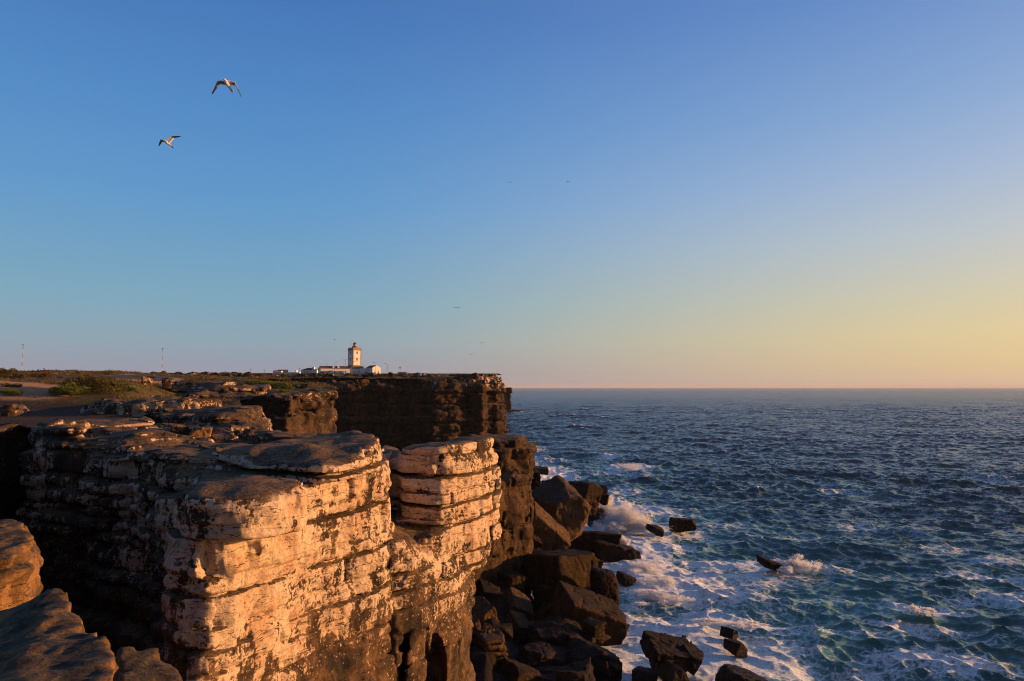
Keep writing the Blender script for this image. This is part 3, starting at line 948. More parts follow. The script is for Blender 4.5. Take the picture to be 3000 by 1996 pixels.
shrub(on_land(110, 112, -.2), 4.0, 3, 1.2, 14, 'leaf_brown', 'brownish shrub across the road from the sandy patch', 1100, .12)
shrub(on_land(40, 104, -.2), 5.0, 3, 1.1, 15, 'leaf_olive', 'low olive shrub along the far road edge at left', 1200, .12)

rg = np.random.default_rng(5)
NG = 26000
gy = 66 + 260 * rg.random(NG) ** 1.7
gx = (rg.uniform(-40, 1470, NG) - CX) / F * gy
inside = np.zeros(NG, bool)
for i in range(len(LAND)):
    (ax, ay), (bx, by) = LAND[i], LAND[(i + 1) % len(LAND)]
    if ay != by:
        inside ^= ((ay <= gy) != (by <= gy)) & (gx < ax + (gy - ay) / (by - ay) * (bx - ax))
sandy = np.exp(-(((gx + 52) / 9.5) ** 2 + ((gy - 74.5) / 6) ** 2) ** 2)
ok = inside & (poly_dist(gx, gy, ROAD) > 5) & (sandy < .3) & (vnoise(gx, gy, 5, 9) + vnoise(gx, gy, 22, 10) > -.25)
gx, gy = gx[ok], gy[ok]
gz = land_h(gx, gy)
K = 5
N = len(gx)
s_ = np.clip(gy / 110, .6, 2.0)
base = np.repeat(np.stack([gx, gy, gz - .05], 1), K, 0) + np.concatenate([rg.normal(size=(N * K, 2)) * .22, np.zeros((N * K, 1))], 1) * np.repeat(s_, K)[:, None]
ang = rg.uniform(0, 6.28, N * K)
hh = (rg.uniform(.12, .42, N * K) * np.repeat(s_, K))
wv = np.stack([np.cos(ang), np.sin(ang), 0 * ang], 1) * (hh * .22)[:, None]
tip = base + np.stack([rg.normal(size=N * K) * hh * .4, rg.normal(size=N * K) * hh * .4, hh], 1)
vq = np.stack([base - wv, base + wv, tip], 1).reshape(-1, 3)
M['grass'] = leaf_mat('dry_grass', (.06, .055, .012), (.2, .12, .04))
tag(link('grass', mesh_np('grass', vq, np.arange(N * K * 3).reshape(-1, 3), False, {'leafrand': np.repeat(rg.random(N * K), 3)}), M['grass']),
    'dry grass and ground scrub over the clifftop', 'grass', None, 'stuff')
print('plants', round(time.time() - T0, 1))

# ------------------------------------------------------------------ boulders
SHORE = []        # (x, y, r) for foam


def boulder(name, px, py, Y, wpx, hpx, dep, rot, seed, mat, label, cat='boulder', group='boulders fallen along the foot of the cliff', ncut=4, rnd=.035, rough=.05, planes=(), n=60, fit=True, bed=0.0):
    """block centred on photo pixel (px,py); wpx x hpx is its outline there, dep its depth in metres"""
    c = P(px, py, Y)
    k = Y / F
    w, h = wpx * k / 2, hpx * k / 2
    d = dep / 2
    rg_ = np.random.default_rng(seed)
    Rm = np.array(Euler([R(a) for a in rot], 'XYZ').to_matrix())
    # box half sizes such that the turned box fills the outline
    hs = np.array([w, d, h])
    if fit:
        ext = np.abs(Rm) @ hs
        hs = hs * np.array([w / ext[0], 1.0, h / ext[2]])
        ext = np.abs(Rm) @ hs
        hs *= .5 * (w / ext[0] + h / ext[2])
    ex = np.abs(Rm) @ hs
    res = max(2 * ex.max() / n, .03)
    pad = 3 * res + .12 * hs.mean()
    g_ = Grid(-ex[0] - pad, ex[0] + pad, -ex[1] - pad, ex[1] + pad, -ex[2] - pad, ex[2] + pad, res)
    Xg, Yg, Zg = np.meshgrid(g_.x, g_.y, g_.z, indexing='ij')
    L = np.stack([Xg, Yg, Zg], -1) @ Rm          # into block space
    pl = []
    for ax in range(3):
        for sg in (-1, 1):
            nvec = np.zeros(3); nvec[ax] = sg
            nvec = nvec + rg_.normal(size=3) * .09
            nvec /= np.linalg.norm(nvec)
            pl.append((nvec, hs[ax] * .99))
    for _ in range(ncut):
        nvec = rg_.choice([-1, 1], 3) * rg_.uniform(.15, 1, 3) / hs
        nvec /= np.linalg.norm(nvec)
        pl.append((nvec, float(np.abs(nvec) @ hs) * rg_.uniform(.60, .86)))
    for nv, dd in planes:
        nv = np.array(nv, float) / np.linalg.norm(nv)
        pl.append((nv, float(np.abs(nv) @ hs) * dd))
    f_ = None
    kk = rnd * hs.min() * 2
    for nv, dd in pl:
        q_ = L @ nv - dd
        f_ = q_ if f_ is None else smax(f_, q_, kk)
    sz = hs.mean()
    f_ = f_.astype(np.float32)
    f_ += rough * sz * (.9 * g_.noise3(sz * .9, sz * .9, sz * .9, seed) + .9 * g_.noise3(sz * .35, sz * .35, sz * .35, seed + 1) + 1.1 * np.abs(g_.noise3(sz * .16, sz * .16, sz * .16, seed + 2)) - .4)
    f_ += .06 * sz * np.exp(-(g_.noise3(sz * .8, sz * .8, sz * .5, seed + 9) / .035) ** 2)
    if bed:
        f_ += bed * sz * np.abs(np.sin(L[..., 2] / sz * 7 + 1.2 * g_.noise3(sz, sz, sz, seed + 5))).astype(np.float32) ** 6
    v_, q_, _ = surface_nets(f_, g_)
    zb = float(v_[:, 2].min())
    v_[:, 2] -= zb
    o_ = link(name, mesh_np(name, v_, q_), M[mat])
    o_.location = (float(c[0]), float(c[1]), float(c[2]) + zb)
    tag(o_, label, cat, group)
    SHORE.append((float(c[0]), float(c[1]), float(max(ex[0], ex[1]))))
    return o_


BL = [
    # px, py, Y, w, h, depth, rot, mat, label, extra
    (1640, 1490, 108, 190, 172, 9, (8, 6, 24), 'tan', 'biggest tan boulder of the shore, peaked top and sunlit brown face', dict(planes=[((-.6, 0, 1), .62), ((.7, -.2, 1), .66)], ncut=2, rough=.06)),
    (1705, 1456, 123, 104, 105, 7, (0, 8, 30), 'boulder', 'dark mossy boulder right behind the biggest tan boulder', dict(planes=[((.8, 0, 1), .72)])),
    (1757, 1440, 134, 42, 34, 3, (0, 0, 15), 'wetrock', 'small brown rock at the seaward tip beyond the mossy boulder', {}),
    (1597, 1556, 97, 148, 70, 4, (25, 42, 20), 'tan', 'long tan slab tilted down to the right beside the brown cliff', dict(ncut=1, fit=False, planes=[((0, 0, 1), .95)], rough=.03)),
    (1558, 1588, 94, 60, 56, 2.4, (10, 25, 10), 'boulder', 'small leaf-shaped brown boulder under the tilted slab', {}),
    (1566, 1632, 92, 66, 40, 3, (0, 0, 20), 'boulder', 'low dark boulder below the leaf-shaped one at the cliff foot', {}),
    (1565, 1405, 118, 44, 52, 4, (0, 0, 15), 'wetrock', 'dark rock jammed between the brown cliff and the tan boulders', {}),
    (1615, 1425, 128, 60, 28, 4, (0, 5, 0), 'wetrock', 'dark rock peeping over the top of the biggest tan boulder', {}),
    (1720, 1585, 112, 190, 64, 7, (0, 4, 8), 'wetrock', 'broad dark wet ledge, upper tier of the flat shelf by the splash', dict(ncut=2)),
    (1800, 1614, 109, 150, 42, 6, (0, 2, 12), 'wetrock', 'flat dark shelf with a squared end reaching into the foam', dict(ncut=1, rnd=.08)),
    (1765, 1530, 132, 84, 60, 6, (0, 14, 25), 'wetrock', 'dark sloping rock left of the bursting wave', {}),
    (1782, 1500, 140, 60, 24, 4, (0, 0, 5), 'wetrock', 'low wet rock under the smaller splash', {}),
    (1645, 1690, 84, 210, 142, 6.5, (0, 0, 38), 'boulder', 'huge squared dark block with a greenish sunlit right face', dict(ncut=0, rnd=.06, rough=.035)),
    (1692, 1646, 92, 130, 66, 5, (0, 6, 20), 'boulder', 'dark brown boulder behind the huge squared block', {}),
    (1690, 1760, 82, 130, 78, 4, (0, 0, 30), 'boulder', 'reddish brown base block under the huge squared block', dict(ncut=2)),
    (1772, 1722, 80, 96, 104, 3.6, (0, 0, 20), 'wetrock', 'tall rounded dark boulder at the edge of the foam', dict(rnd=.3, ncut=5)),
    (1490, 1718, 80, 94, 100, 3.4, (8, 6, 40), 'boulder', 'cube-like boulder with grey top and bright right edge', dict(ncut=1, rnd=.07)),
    (1516, 1772, 75, 108, 94, 3.2, (34, 24, 25), 'tan', 'diamond-shaped boulder with a broad tan face', dict(ncut=2, rnd=.07)),
    (1590, 1745, 79, 72, 70, 2.6, (0, 20, 35), 'wetrock', 'dark boulder between the diamond-shaped one and the squared block', {}),
    (1428, 1745, 77, 100, 96, 3.4, (15, 20, 20), 'wetrock', 'dark boulder tucked against the foot of the pale pillar', {}),
    (1420, 1695, 84, 70, 50, 3, (0, 0, 10), 'wetrock', 'dark low rock at the foot of the brown cliff', {}),
    (1412, 1800, 69, 96, 112, 3, (20, -28, 30), 'tan', 'leaning tan boulder with a rounded hollow beside the pillar', dict(rough=.07)),
    (1522, 1828, 71, 96, 66, 2.6, (30, 18, 40), 'tan', 'finned tan boulder split into upright slices', dict(bed=.35, ncut=2, rnd=.06)),
    (1596, 1795, 75, 44, 58, 1.6, (0, 35, 10), 'boulder', 'narrow sharp brown rock between larger dark boulders', {}),
    (1722, 1806, 74, 190, 96, 5, (14, 22, 18), 'boulder', 'large dark slab tilted toward the foam', dict(ncut=2, rough=.035, fit=False)),
    (1640, 1865, 69, 190, 90, 5, (5, 4, 12), 'wetrock', 'broad dark block in front of the large tilted slab', dict(ncut=2)),
    (1740, 1852, 69, 62, 72, 2, (0, 0, 35), 'boulder', 'stepped brown rock on the right end of the broad dark block', dict(bed=.2)),
    (1432, 1902, 62, 108, 122, 3, (6, 0, 30), 'tan', 'upright block with a finely grooved front face', dict(bed=.12, ncut=2, rnd=.08)),
    (1470, 1855, 66, 76, 50, 2, (0, 10, 10), 'wetrock', 'dark rock behind the grooved upright block', {}),
    (1395, 1840, 66, 46, 70, 2, (0, -20, 20), 'tan', 'small tan rock leaning against the pillar foot', {}),
    (1380, 1880, 62, 36, 80, 2, (0, -20, 20), 'boulder', 'thin brown rock wedged between the pillar and the grooved block', {}),
    (1525, 1985, 60, 150, 100, 3.4, (0, 28, 30), 'boulder', 'dark boulder with a rust-coloured right edge at the bottom', dict(ncut=2)),
    (1600, 1925, 65, 190, 70, 4, (0, 6, 20), 'wetrock', 'black wet boulder in the shaded gully', {}),
    (1735, 1930, 65, 170, 90, 5, (0, 8, 10), 'wetrock', 'wide black boulder behind the foaming pool', {}),
    (1960, 1915, 65, 190, 110, 5, (8, 22, 14), 'wetrock', 'big black wedge sloping into the surf at the bottom', dict(ncut=2)),
    (2022, 1938, 64, 60, 66, 2, (0, 20, 10), 'wetrock', 'small dark rock on the seaward end of the black wedge', {}),
    (1975, 1980, 61, 100, 90, 2.6, (0, 40, 20), 'boulder', 'rusty brown rock leaning in front of the black wedge', {}),
    (1660, 2010, 60, 170, 70, 4, (0, 0, 10), 'wetrock', 'black boulder at the bottom edge left of the foaming pool', {}),
    (1885, 1988, 61.5, 70, 60, 2, (0, 10, 0), 'wetrock', 'small black rock right of the foaming pool', {}),
]
for i, (px, py, Y, w, h, d, rot, mat, lab, ex_) in enumerate(BL):
    boulder('boulder', px, py, Y, w, h, d, rot, 300 + i * 7, mat, lab, **ex_)
SR = [
    (2000, 1538, 127, 68, 38, 3.2, (0, 3, 10), 'flat-topped black sea rock streaming with white water', dict(ncut=2, rnd=.08)),
    (2256, 1655, 100, 76, 40, 2.4, (0, 22, 25), 'dark slab-like sea rock with spray on its right side', dict(ncut=2)),
    (1920, 1552, 122, 50, 26, 3, (0, 12, 10), 'small wet rock just right of the bursting wave', {}),
    (1868, 1520, 131, 66, 34, 4, (0, 18, 10), 'rock showing through the back of the bursting wave', {}),
    (1835, 1697, 93, 60, 32, 2.2, (0, 6, 20), 'low rounded black rock in the foam beside the boulders', dict(rnd=.3)),
    (2138, 1856, 73, 46, 38, 1.6, (0, 20, 30), 'dark rock under a breaking wavelet, upper of a pair', {}),
    (2156, 1896, 70, 62, 40, 1.8, (0, 8, 25), 'pointed black rock, lower of a pair in the surf', {}),
    (2180, 1998, 62, 150, 72, 4, (0, 10, 20), 'broad brown rock cut by the bottom edge of the picture', dict(rnd=.2)),
    (1578, 1379, 214, 60, 22, 5, (0, 2, 10), 'low flat rock in the surf beyond the brown cliff', dict(ncut=1)),
    (1768, 1462, 130, 30, 26, 2, (0, 0, 0), 'small dark rock beside the smaller splash', {}),
]
for i, (px, py, Y, w, h, d, rot, lab, ex_) in enumerate(SR):
    boulder('sea_rock', px, py, Y, w, h, d, rot, 900 + i * 7, 'wetrock', lab, 'rock', 'rocks standing in the surf', **ex_)

# loose blocks lying on the clifftop
PB = [
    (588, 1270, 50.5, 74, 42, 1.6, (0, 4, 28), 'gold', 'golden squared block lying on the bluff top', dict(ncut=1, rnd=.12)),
    (535, 1270, 51, 66, 36, 1.4, (0, 0, 14), 'ledge', 'brown block left of the golden squared block', dict(ncut=1)),
    (486, 1272, 51, 58, 32, 1.3, (0, 0, 10), 'ledge', 'shaded block in the row behind the golden block', dict(ncut=1)),
    (415, 1272, 51, 40, 34, 1.2, (0, 0, 24), 'ledge', 'pale block ending the row left of the golden block', dict(ncut=1)),
    (370, 1275, 51, 56, 26, 1.4, (0, 4, 10), 'ledge', 'low pale rock at the left end of the row of blocks', {}),
    (688, 1264, 52.5, 50, 46, 1.4, (0, 15, 20), 'ledge', 'white-spotted rock under the stepped ledge', dict(rnd=.25)),
    (728, 1272, 52, 40, 36, 1.2, (0, 10, 20), 'ledge', 'spotted rock right of the white-spotted one', dict(rnd=.25)),
    (425, 1237, 56, 40, 24, 1.2, (0, 8, 0), 'ledge', 'small rounded rock on the slope above the row of blocks', {}),
    (510, 1250, 53.5, 60, 22, 1.5, (0, 8, 0), 'ledge', 'low rock on the slope above the golden block', {}),
    (890, 1136, 118, 26, 30, 1.4, (0, 10, 20), 'ledge', 'pale upright stone beside the promontory shrubs', {}),
    (430, 1122, 100, 44, 42, 1.8, (0, 14, 30), 'cliff_far', 'dark pointed rock standing by the road edge', {}),
    (490, 1124, 103, 34, 34, 1.6, (0, 0, 30), 'cliff_far', 'squared rock right of the dark pointed one', {}),
    (415, 1143, 92, 34, 22, 1.4, (0, 0, 20), 'ledge', 'pale spotted rock before the dark pointed one', {}),
    (140, 1098, 124, 15, 12, .8, (0, 0, 20), 'ledge', 'pale rock on the skyline near the left edge', {}),
    (42, 1100, 118, 22, 12, 1, (0, 10, 20), 'ledge', 'pale flat rock beyond the road at the far left', {}),
    (175, 1105, 110, 22, 9, 1, (0, 10, 20), 'ledge', 'low pale rock beyond the road above the shrub', {}),
    (160, 1108, 106, 14, 9, .8, (0, 5, 20), 'ledge', 'little reddish rock at the far road edge', {}),
    (1003, 1122, 240, 24, 12, 2, (0, 12, 20), 'ledge', 'white sunlit boulder on the rim of the dark bay', {}),
]
for i, (px, py, Y, w, h, d, rot, mat, lab, ex_) in enumerate(PB):
    boulder('rock', px, py, Y, w, h, d, rot, 1500 + i * 7, mat, lab, 'rock', 'loose rocks on the clifftop', n=30, **ex_)
protos = []
for i, (mat, rot) in enumerate((('wetrock', (10, 20, 15)), ('boulder', (30, 5, 50)), ('boulder', (5, 35, 20)), ('wetrock', (0, 12, 70)))):
    o = boulder('boulder', 1500, 1800, 72, 44, 40, 1.4, rot, 2100 + i, mat, 'small dark stone wedged between the larger boulders', group='small stones between the boulders', n=30, ncut=5)
    protos.append(o)
    SHORE.pop()
rgb_ = random.Random(8)
for i in range(96):
    px, py = rgb_.uniform(1370, 1800), rgb_.uniform(1600, 1990)
    lim = np.interp(py, [1600, 1680, 1780, 1880, 1990], [1640, 1760, 1800, 1840, 1860])
    if px > lim: px = 1370 + (px - 1370) * .6
    zt = rgb_.uniform(.2, 2.4)
    c = W(px, py, zt)
    o = protos[i] if i < 4 else protos[i % 4].copy()
    if i >= 4: COL.objects.link(o)
    o.location = (float(c[0]), float(c[1]), zt - .7)
    o.rotation_euler = (rgb_.uniform(-.5, .5), rgb_.uniform(-.5, .5), rgb_.uniform(0, 6.28))
    k_ = rgb_.uniform(.5, 1.7)
    o.scale = (k_, k_ * rgb_.uniform(.7, 1.3), k_ * rgb_.uniform(.6, 1.1))
SHORE = [s for s in SHORE if s[1] > 0 and s[0] > -12]
print('boulders', round(time.time() - T0, 1))

# rubble floor under the boulders
def shore_floor():
    xs = np.arange(-40, 16, .5); ys_ = np.arange(22, 150, .6)
    A, B = np.meshgrid(xs, ys_, indexing='ij')
    edge = np.interp(B, [22, 52, 62, 70, 80, 92, 108, 120, 135, 150], [12, 12, 11, 9.5, 7.5, 7.5, 10.0, 9.5, 10, 3])
    inner = np.interp(B, [22, 50, 70, 90, 120, 150], [-3, -2, -1, 2, 4, -3])
    t = np.clip((edge - A) / (edge - inner), -0.6, 1)
    Z = -1.2 + 3.2 * t + .8 * vnoise(A, B, 3.2, 31) + .5 * vnoise(A, B, 1.4, 32)
    Z = np.where(A < inner, Z + 1.5, Z)
    n0_, n1_ = A.shape
    ii = np.arange(n0_ * n1_).reshape(n0_, n1_)
    return np.stack([A.ravel(), B.ravel(), Z.ravel()], 1), np.stack([ii[:-1, :-1].ravel(), ii[1:, :-1].ravel(), ii[1:, 1:].ravel(), ii[:-1, 1:].ravel()], 1)


vv, ff = shore_floor()
tag(link('shore', mesh_np('shore', vv, ff), M['wetrock']), 'dark wet rubble shore under the fallen boulders', None, None, 'structure')

# ------------------------------------------------------------------ sea
rr_ = np.concatenate([np.geomspace(45, 2600, 980, endpoint=False), np.geomspace(2600, 45000, 120)])
tt = np.linspace(-0.30, 0.86, 900)
TT, RR = np.meshgrid(tt, rr_, indexing='ij')
SX, SY = TT * RR, RR.copy()
SZ = np.zeros_like(SX)
dX, dY = np.zeros_like(SX), np.zeros_like(SX)
cell = np.gradient(rr_)[None, :] * np.ones_like(SX)
cell_x = (tt[1] - tt[0]) * RR
rg = np.random.default_rng(12)
slope2 = np.zeros_like(SX)
gust = 1 + .35 * vnoise(SX, SY, 60, 71) + .25 * vnoise(SX, SY, 17, 72)
for i in range(130):
    lam = 1.3 * (34 / 1.3) ** (rg.random() ** 1.25)
    k = 2 * math.pi / lam
    a = .0178 * lam ** 0.5 * (1.1 if lam > 20 else 1)
    th = R(205) + rg.normal() * (.3 if lam > 20 else .75)           # travelling from ahead-right towards the land
    kx, ky = k * math.sin(th), k * math.cos(th)
    eff = lam / max(abs(math.cos(th)), .25)
    fade = np.clip((np.minimum(eff / cell, lam / np.maximum(cell_x, 1e-6)) - 2.2) / 2.5, 0, 1)
    fade = fade * np.clip((2500 - RR) / 1700, 0, 1)
    ph = kx * SX + ky * SY + rg.uniform(0, 6.28)
    s_, c_ = np.sin(ph), np.cos(ph)
    SZ += a * fade * c_
    slope2 += (a * k) ** 2 * (1 - fade ** 2) * .5
    dX += -.85 * a * fade * s_ * kx / k
    dY += -.85 * a * fade * s_ * ky / k
shore_d = np.full(SX.shape, 1e3)
nearm = (SY < 260)
for (x, y, r_) in SHORE:
    shore_d[nearm] = np.minimum(shore_d[nearm], np.hypot(SX[nearm] - x, SY[nearm] - y) - r_)
calm = np.clip((shore_d + 1.0) / 8, .35, 1)
SZ *= gust * calm
SX2, SY2 = SX + dX * gust, SY + dY * gust
foam = np.zeros_like(SX)
aer = np.zeros_like(SX)


def patch(px, py, rx, ry, s_, ax=0.0, rot=0.0, z=0.0):
    """foam patch seen at photo pixel (px,py): half sizes rx, ry in metres on the water"""
    global foam, aer
    c = W(px, py)
    ca, sa = math.cos(R(rot)), math.sin(R(rot))
    u = (SX - c[0]) * ca + (SY - c[1]) * sa
    v_ = -(SX - c[0]) * sa + (SY - c[1]) * ca
    d2 = (u / rx) ** 2 + (v_ / ry) ** 2
    w_ = np.exp(-d2 ** 1.3)
    foam = np.maximum(foam, s_ * w_)
    aer = np.maximum(aer, max(ax, .85 * s_) * np.exp(-(d2 / 2.6)))
    if z:
        globals()['SZ'] = SZ + z * np.exp(-d2 * 1.4)


foam = .80 * np.exp(-np.clip(shore_d, 0, None) / 3.2) * (SX > -3)
aer = np.maximum(.9 * np.exp(-np.clip(shore_d, 0, None) / 14), .28 * np.exp(-(SY / 120) ** 4)) * (SX > -3)
for a in [
    # px, py, rx, ry, strength, aeration, rot, lift
    (2000, 1720, 13, 13, .74, 1, 10, 0), (1960, 1890, 9, 9, .82, 1, 0, 0), (2150, 1930, 10, 6, .72, 1, 0, 0), (2180, 1700, 12, 6, .58, 1, 0, 0), (1900, 1560, 9, 9, .7, 1, 10, 0), (2200, 1780, 12, 7, .42, 1, 0, 0),
    (1850, 1600, 6, 9, .95, 1, 20, .3), (1900, 1680, 5.5, 9, .98, 1, 0, .5), (1945, 1740, 5.5, 7, 1.0, 1, 0, .7), (1880, 1640, 5, 8, .95, 1, 0, .3),
    (2010, 1690, 9, 7, .85, 1, 20, 0), (2080, 1760, 9, 5, .72, 1, 0, 0), (1900, 1830, 6, 4, .95, 1, -10, .2), (2000, 1840, 6, 4, .92, 1, 0, .3), (2080, 1815, 4, 2.5, 1.0, 1, -15, .8), (2190, 1830, 4.5, 2.2, .95, 1, -20, .6),
    (2000, 1925, 5, 3.5, .85, 1, 0, 0), (2100, 1960, 6, 2.5, .9, 1, 0, 0), (2250, 1900, 6, 3.4, .72, 1, -30, 0), (1840, 1970, 2.0, 2.6, .9, 1, 0, 0), (1830, 1950, 1.6, 1.6, .9, 1, 0, 0),
    (1800, 1660, 4, 6, .85, 1, 0, 0), (1850, 1780, 3.5, 4, .5, .9, 0, 0), (1850, 1490, 8, 11, .78, .9, 10, 0), (1830, 1440, 6, 9, .6, .7, 0, 0), (1810, 1475, 4, 7, .85, 1, 0, .2), (1930, 1500, 10, 9, .62, .8, 20, 0),
    (1845, 1375, 9, 8, .95, .9, 0, .9), (1800, 1385, 12, 8, .55, .6, 0, 0), (1620, 1390, 9, 26, .85, .8, 0, 0), (1580, 1350, 7, 24, .55, .5, 0, 0), (1560, 1320, 9, 30, .5, .4, 0, 0), (1640, 1345, 8, 16, .5, .4, 0, 0),
    (1930, 1395, 10, 5, .5, .5, 0, 0), (2100, 1540, 9, 6, .5, .7, 0, 0), (1960, 1610, 6, 4, .7, .9, 0, .5), (2120, 1655, 9, 4, .75, .9, 0, 0), (2340, 1668, 4.5, 3, .98, 1, 0, .5), (2420, 1675, 8, 3.5, .6, .8, 0, 0), (2290, 1692, 5, 1.6, .7, .8, 0, 0),
    (2700, 1790, 5, 2.2, .85, .8, -25, .5), (2640, 1835, 6, 1.7, .7, .7, -5, .2), (2500, 1870, 7, 1.8, .5, .9, -15, .1), (2300, 1850, 6, 3, .5, 1, 0, .5), (2150, 1790, 7, 3, .45, 1, 0, 0), (2420, 1770, 12, 5, .35, 1, -10, .4),
    (2880, 1690, 7, 4, .66, .7, -20, .2), (2960, 1760, 5, 4, .72, .7, 0, 0), (2830, 1760, 7, 2.5, .5, .6, 0, 0), (2760, 1610, 9, 6, .45, .5, 0, 0), (2920, 1650, 6, 3, .6, .5, 0, .3), (2700, 1930, 7, 2.2, .75, .7, 0, 0), (2850, 1960, 7, 2.5, .7, .6, 0, 0),
    (2550, 1965, 6, 1.8, .55, .7, 0, 0), (2440, 1990, 5, 1.5, .6, .9, 0, 0), (2330, 1955, 3.5, 3, .7, 1, -40, 0), (2380, 1900, 4, 4, .4, 1, 0, 0), (2780, 1840, 3, 1.6, .6, .6, 0, .2), (2880, 1870, 5, 1.5, .45, .6, 0, 0),
    (2450, 1440, 9, 10, .5, .3, 0, 0), (2520, 1545, 6, 5, .5, .3, 0, 0), (2700, 1560, 6, 4, .45, .3, 0, 0), (2920, 1405, 8, 8, .45, .3, 0, 0), (1790, 1340, 5, 7, .8, .3, 0, .3), (2300, 1580, 12, 4, .4, .6, 0, 0), (2560, 1690, 10, 4, .32, .5, 0, 0)]:
    patch(*a)
for c0 in ((5.5, 758, 11, 6, .9), (14, 756, 16, 6, .75), (20, 735, 24, 14, .45)):
    foam = np.maximum(foam, c0[4] * np.exp(-(((SX - c0[0]) / c0[2]) ** 2 + ((SY - c0[1]) / c0[3]) ** 2)))
# whitecaps: steep crests where the gusts are strong
crest = SZ / (np.std(SZ[:, :400]) + 1e-6)
foam = np.maximum(foam, np.clip((crest - 2.2) * .5, 0, .75) * (RR < 900))
SZ += .12 * np.clip(foam - .5, 0, 1) * (vnoise(SX, SY, .9, 81) + .6 * vnoise(SX, SY, .4, 82)) * 2.2
aer = np.clip(aer + .0, 0, 1)
v = np.stack([SX2.ravel(), SY2.ravel(), SZ.ravel()], 1)
n0, n1 = SX.shape
id_ = np.arange(n0 * n1).reshape(n0, n1)
q = np.stack([id_[:-1, :-1].ravel(), id_[1:, :-1].ravel(), id_[1:, 1:].ravel(), id_[:-1, 1:].ravel()], 1)


def sea_mat():
    m_, nb_, out = new_mat('sea_water')
    geo = nb_.n('ShaderNodeNewGeometry')
    pos = geo.outputs['Position']
    fo = nb_.n('ShaderNodeAttribute', attribute_name='foam').outputs['Fac']
    ae = nb_.n('ShaderNodeAttribute', attribute_name='aer').outputs['Fac']
    # foam lace
    n1_ = nb_.noise(nb_.scale(pos, 1, 1.2, 1), .55, 9, .68, .9)
    n2_ = nb_.noise(pos, 2.6, 7, .7, 1.2)
    web = nb_.n('ShaderNodeTexVoronoi', feature='DISTANCE_TO_EDGE', ins={'Scale': .9, 'Vector': nb_.n('ShaderNodeVectorMath', operation='ADD', ins={0: pos, 1: nb_.n('ShaderNodeTexNoise', ins={'Vector': pos, 'Scale': .8, 'Detail': 4.0}).outputs['Color']}).outputs[0]})
    wb = nb_.m('SUBTRACT', 1.0, nb_.step(web.outputs['Distance'], 0.0, .22))
    pat = nb_.m('ADD', nb_.m('MULTIPLY', n1_, .52), nb_.m('ADD', nb_.m('MULTIPLY', n2_, .46), nb_.m('MULTIPLY', wb, .14)))
    th = nb_.m('SUBTRACT', .87, nb_.m('MULTIPLY', fo, .66))
    fm = nb_.step(nb_.m('SUBTRACT', pat, th), -.11, .14)
    fm = nb_.m('MULTIPLY', fm, nb_.step(fo, .02, .18))
    fine = nb_.noise(pos, 7, 5, .7)
    fcol = nb_.mix(nb_.step(nb_.m('ADD', nb_.m('MULTIPLY', fine, .5), nb_.m('MULTIPLY', n2_, .5)), .36, .6), (.40, .54, .60, 1), (.95, .97, .98, 1))
    an = nb_.m('MULTIPLY', ae, nb_.m('ADD', .55, nb_.m('MULTIPLY', n1_, .8)))
    deep = nb_.mix(nb_.m('MULTIPLY', an, 1.0, clamp=True), (.020, .042, .038, 1), (.085, .25, .22, 1))
    # wind ripples: slopes taken straight from noise so that they hold at any distance
    slp = nb_.n('ShaderNodeAttribute', attribute_name='slp').outputs['Fac']
    def slope(scale_, k_, det):
        nd = nb_.n('ShaderNodeTexNoise', ins={'Vector': nb_.scale(pos, 1, 1.35, 1), 'Scale': scale_, 'Detail': det, 'Roughness': .62, 'Distortion': .3})
        cc = nb_.n('ShaderNodeVectorMath', operation='SUBTRACT', ins={0: nd.outputs['Color'], 1: (.5, .5, .5)})
        return nb_.n('ShaderNodeVectorMath', operation='SCALE', ins={0: cc.outputs[0], 'Scale': k_}).outputs[0]
    # unresolved waves run for the shore: their steep faces look landward (-y)
    far = nb_.n('ShaderNodeSeparateXYZ', ins={0: slope(.35, nb_.m('MULTIPLY', slp, 7.0), 3.0)})
    far = nb_.n('ShaderNodeCombineXYZ', ins={0: far.outputs[0], 1: nb_.m('MULTIPLY', nb_.m('ABSOLUTE', far.outputs[1]), -.75)}).outputs[0]
    sl = nb_.n('ShaderNodeVectorMath', operation='ADD', ins={0: nb_.scale(slope(1.5, 1.1, 4.0), 1, 1, 0), 1: far}).outputs[0]
    nn = nb_.n('ShaderNodeVectorMath', operation='NORMALIZE', ins={0: nb_.n('ShaderNodeVectorMath', operation='ADD', ins={0: geo.outputs['Normal'], 1: sl}).outputs[0]}).outputs[0]
    water = nb_.n('ShaderNodeBsdfPrincipled', ins={'Base Color': deep, 'Roughness': .2, 'IOR': 1.38, 'Normal': nn})
    fh = nb_.m('ADD', nb_.m('MULTIPLY', n2_, .5), nb_.m('MULTIPLY', fine, .2))
    fb = nb_.n('ShaderNodeBump', ins={'Height': fh, 'Strength': .9, 'Distance': .35})
    foamb = nb_.n('ShaderNodeBsdfPrincipled', ins={'Base Color': fcol, 'Roughness': .9, 'Specular IOR Level': .1, 'Normal': fb.outputs[0]})
    mx = nb_.n('ShaderNodeMixShader', ins={0: fm, 1: water.outputs[0], 2: foamb.outputs[0]})
    nb_.t.links.new(mx.outputs[0], out.inputs[0])
    return m_


M['sea'] = sea_mat()
tag(link('sea', mesh_np('sea', v, q, True, {'foam': foam.ravel(), 'aer': aer.ravel(), 'slp': np.sqrt(slope2).ravel()}), M['sea']), 'choppy dark blue sea with white surf along the rocks', None, None, 'structure')
print('sea', round(time.time() - T0, 1))

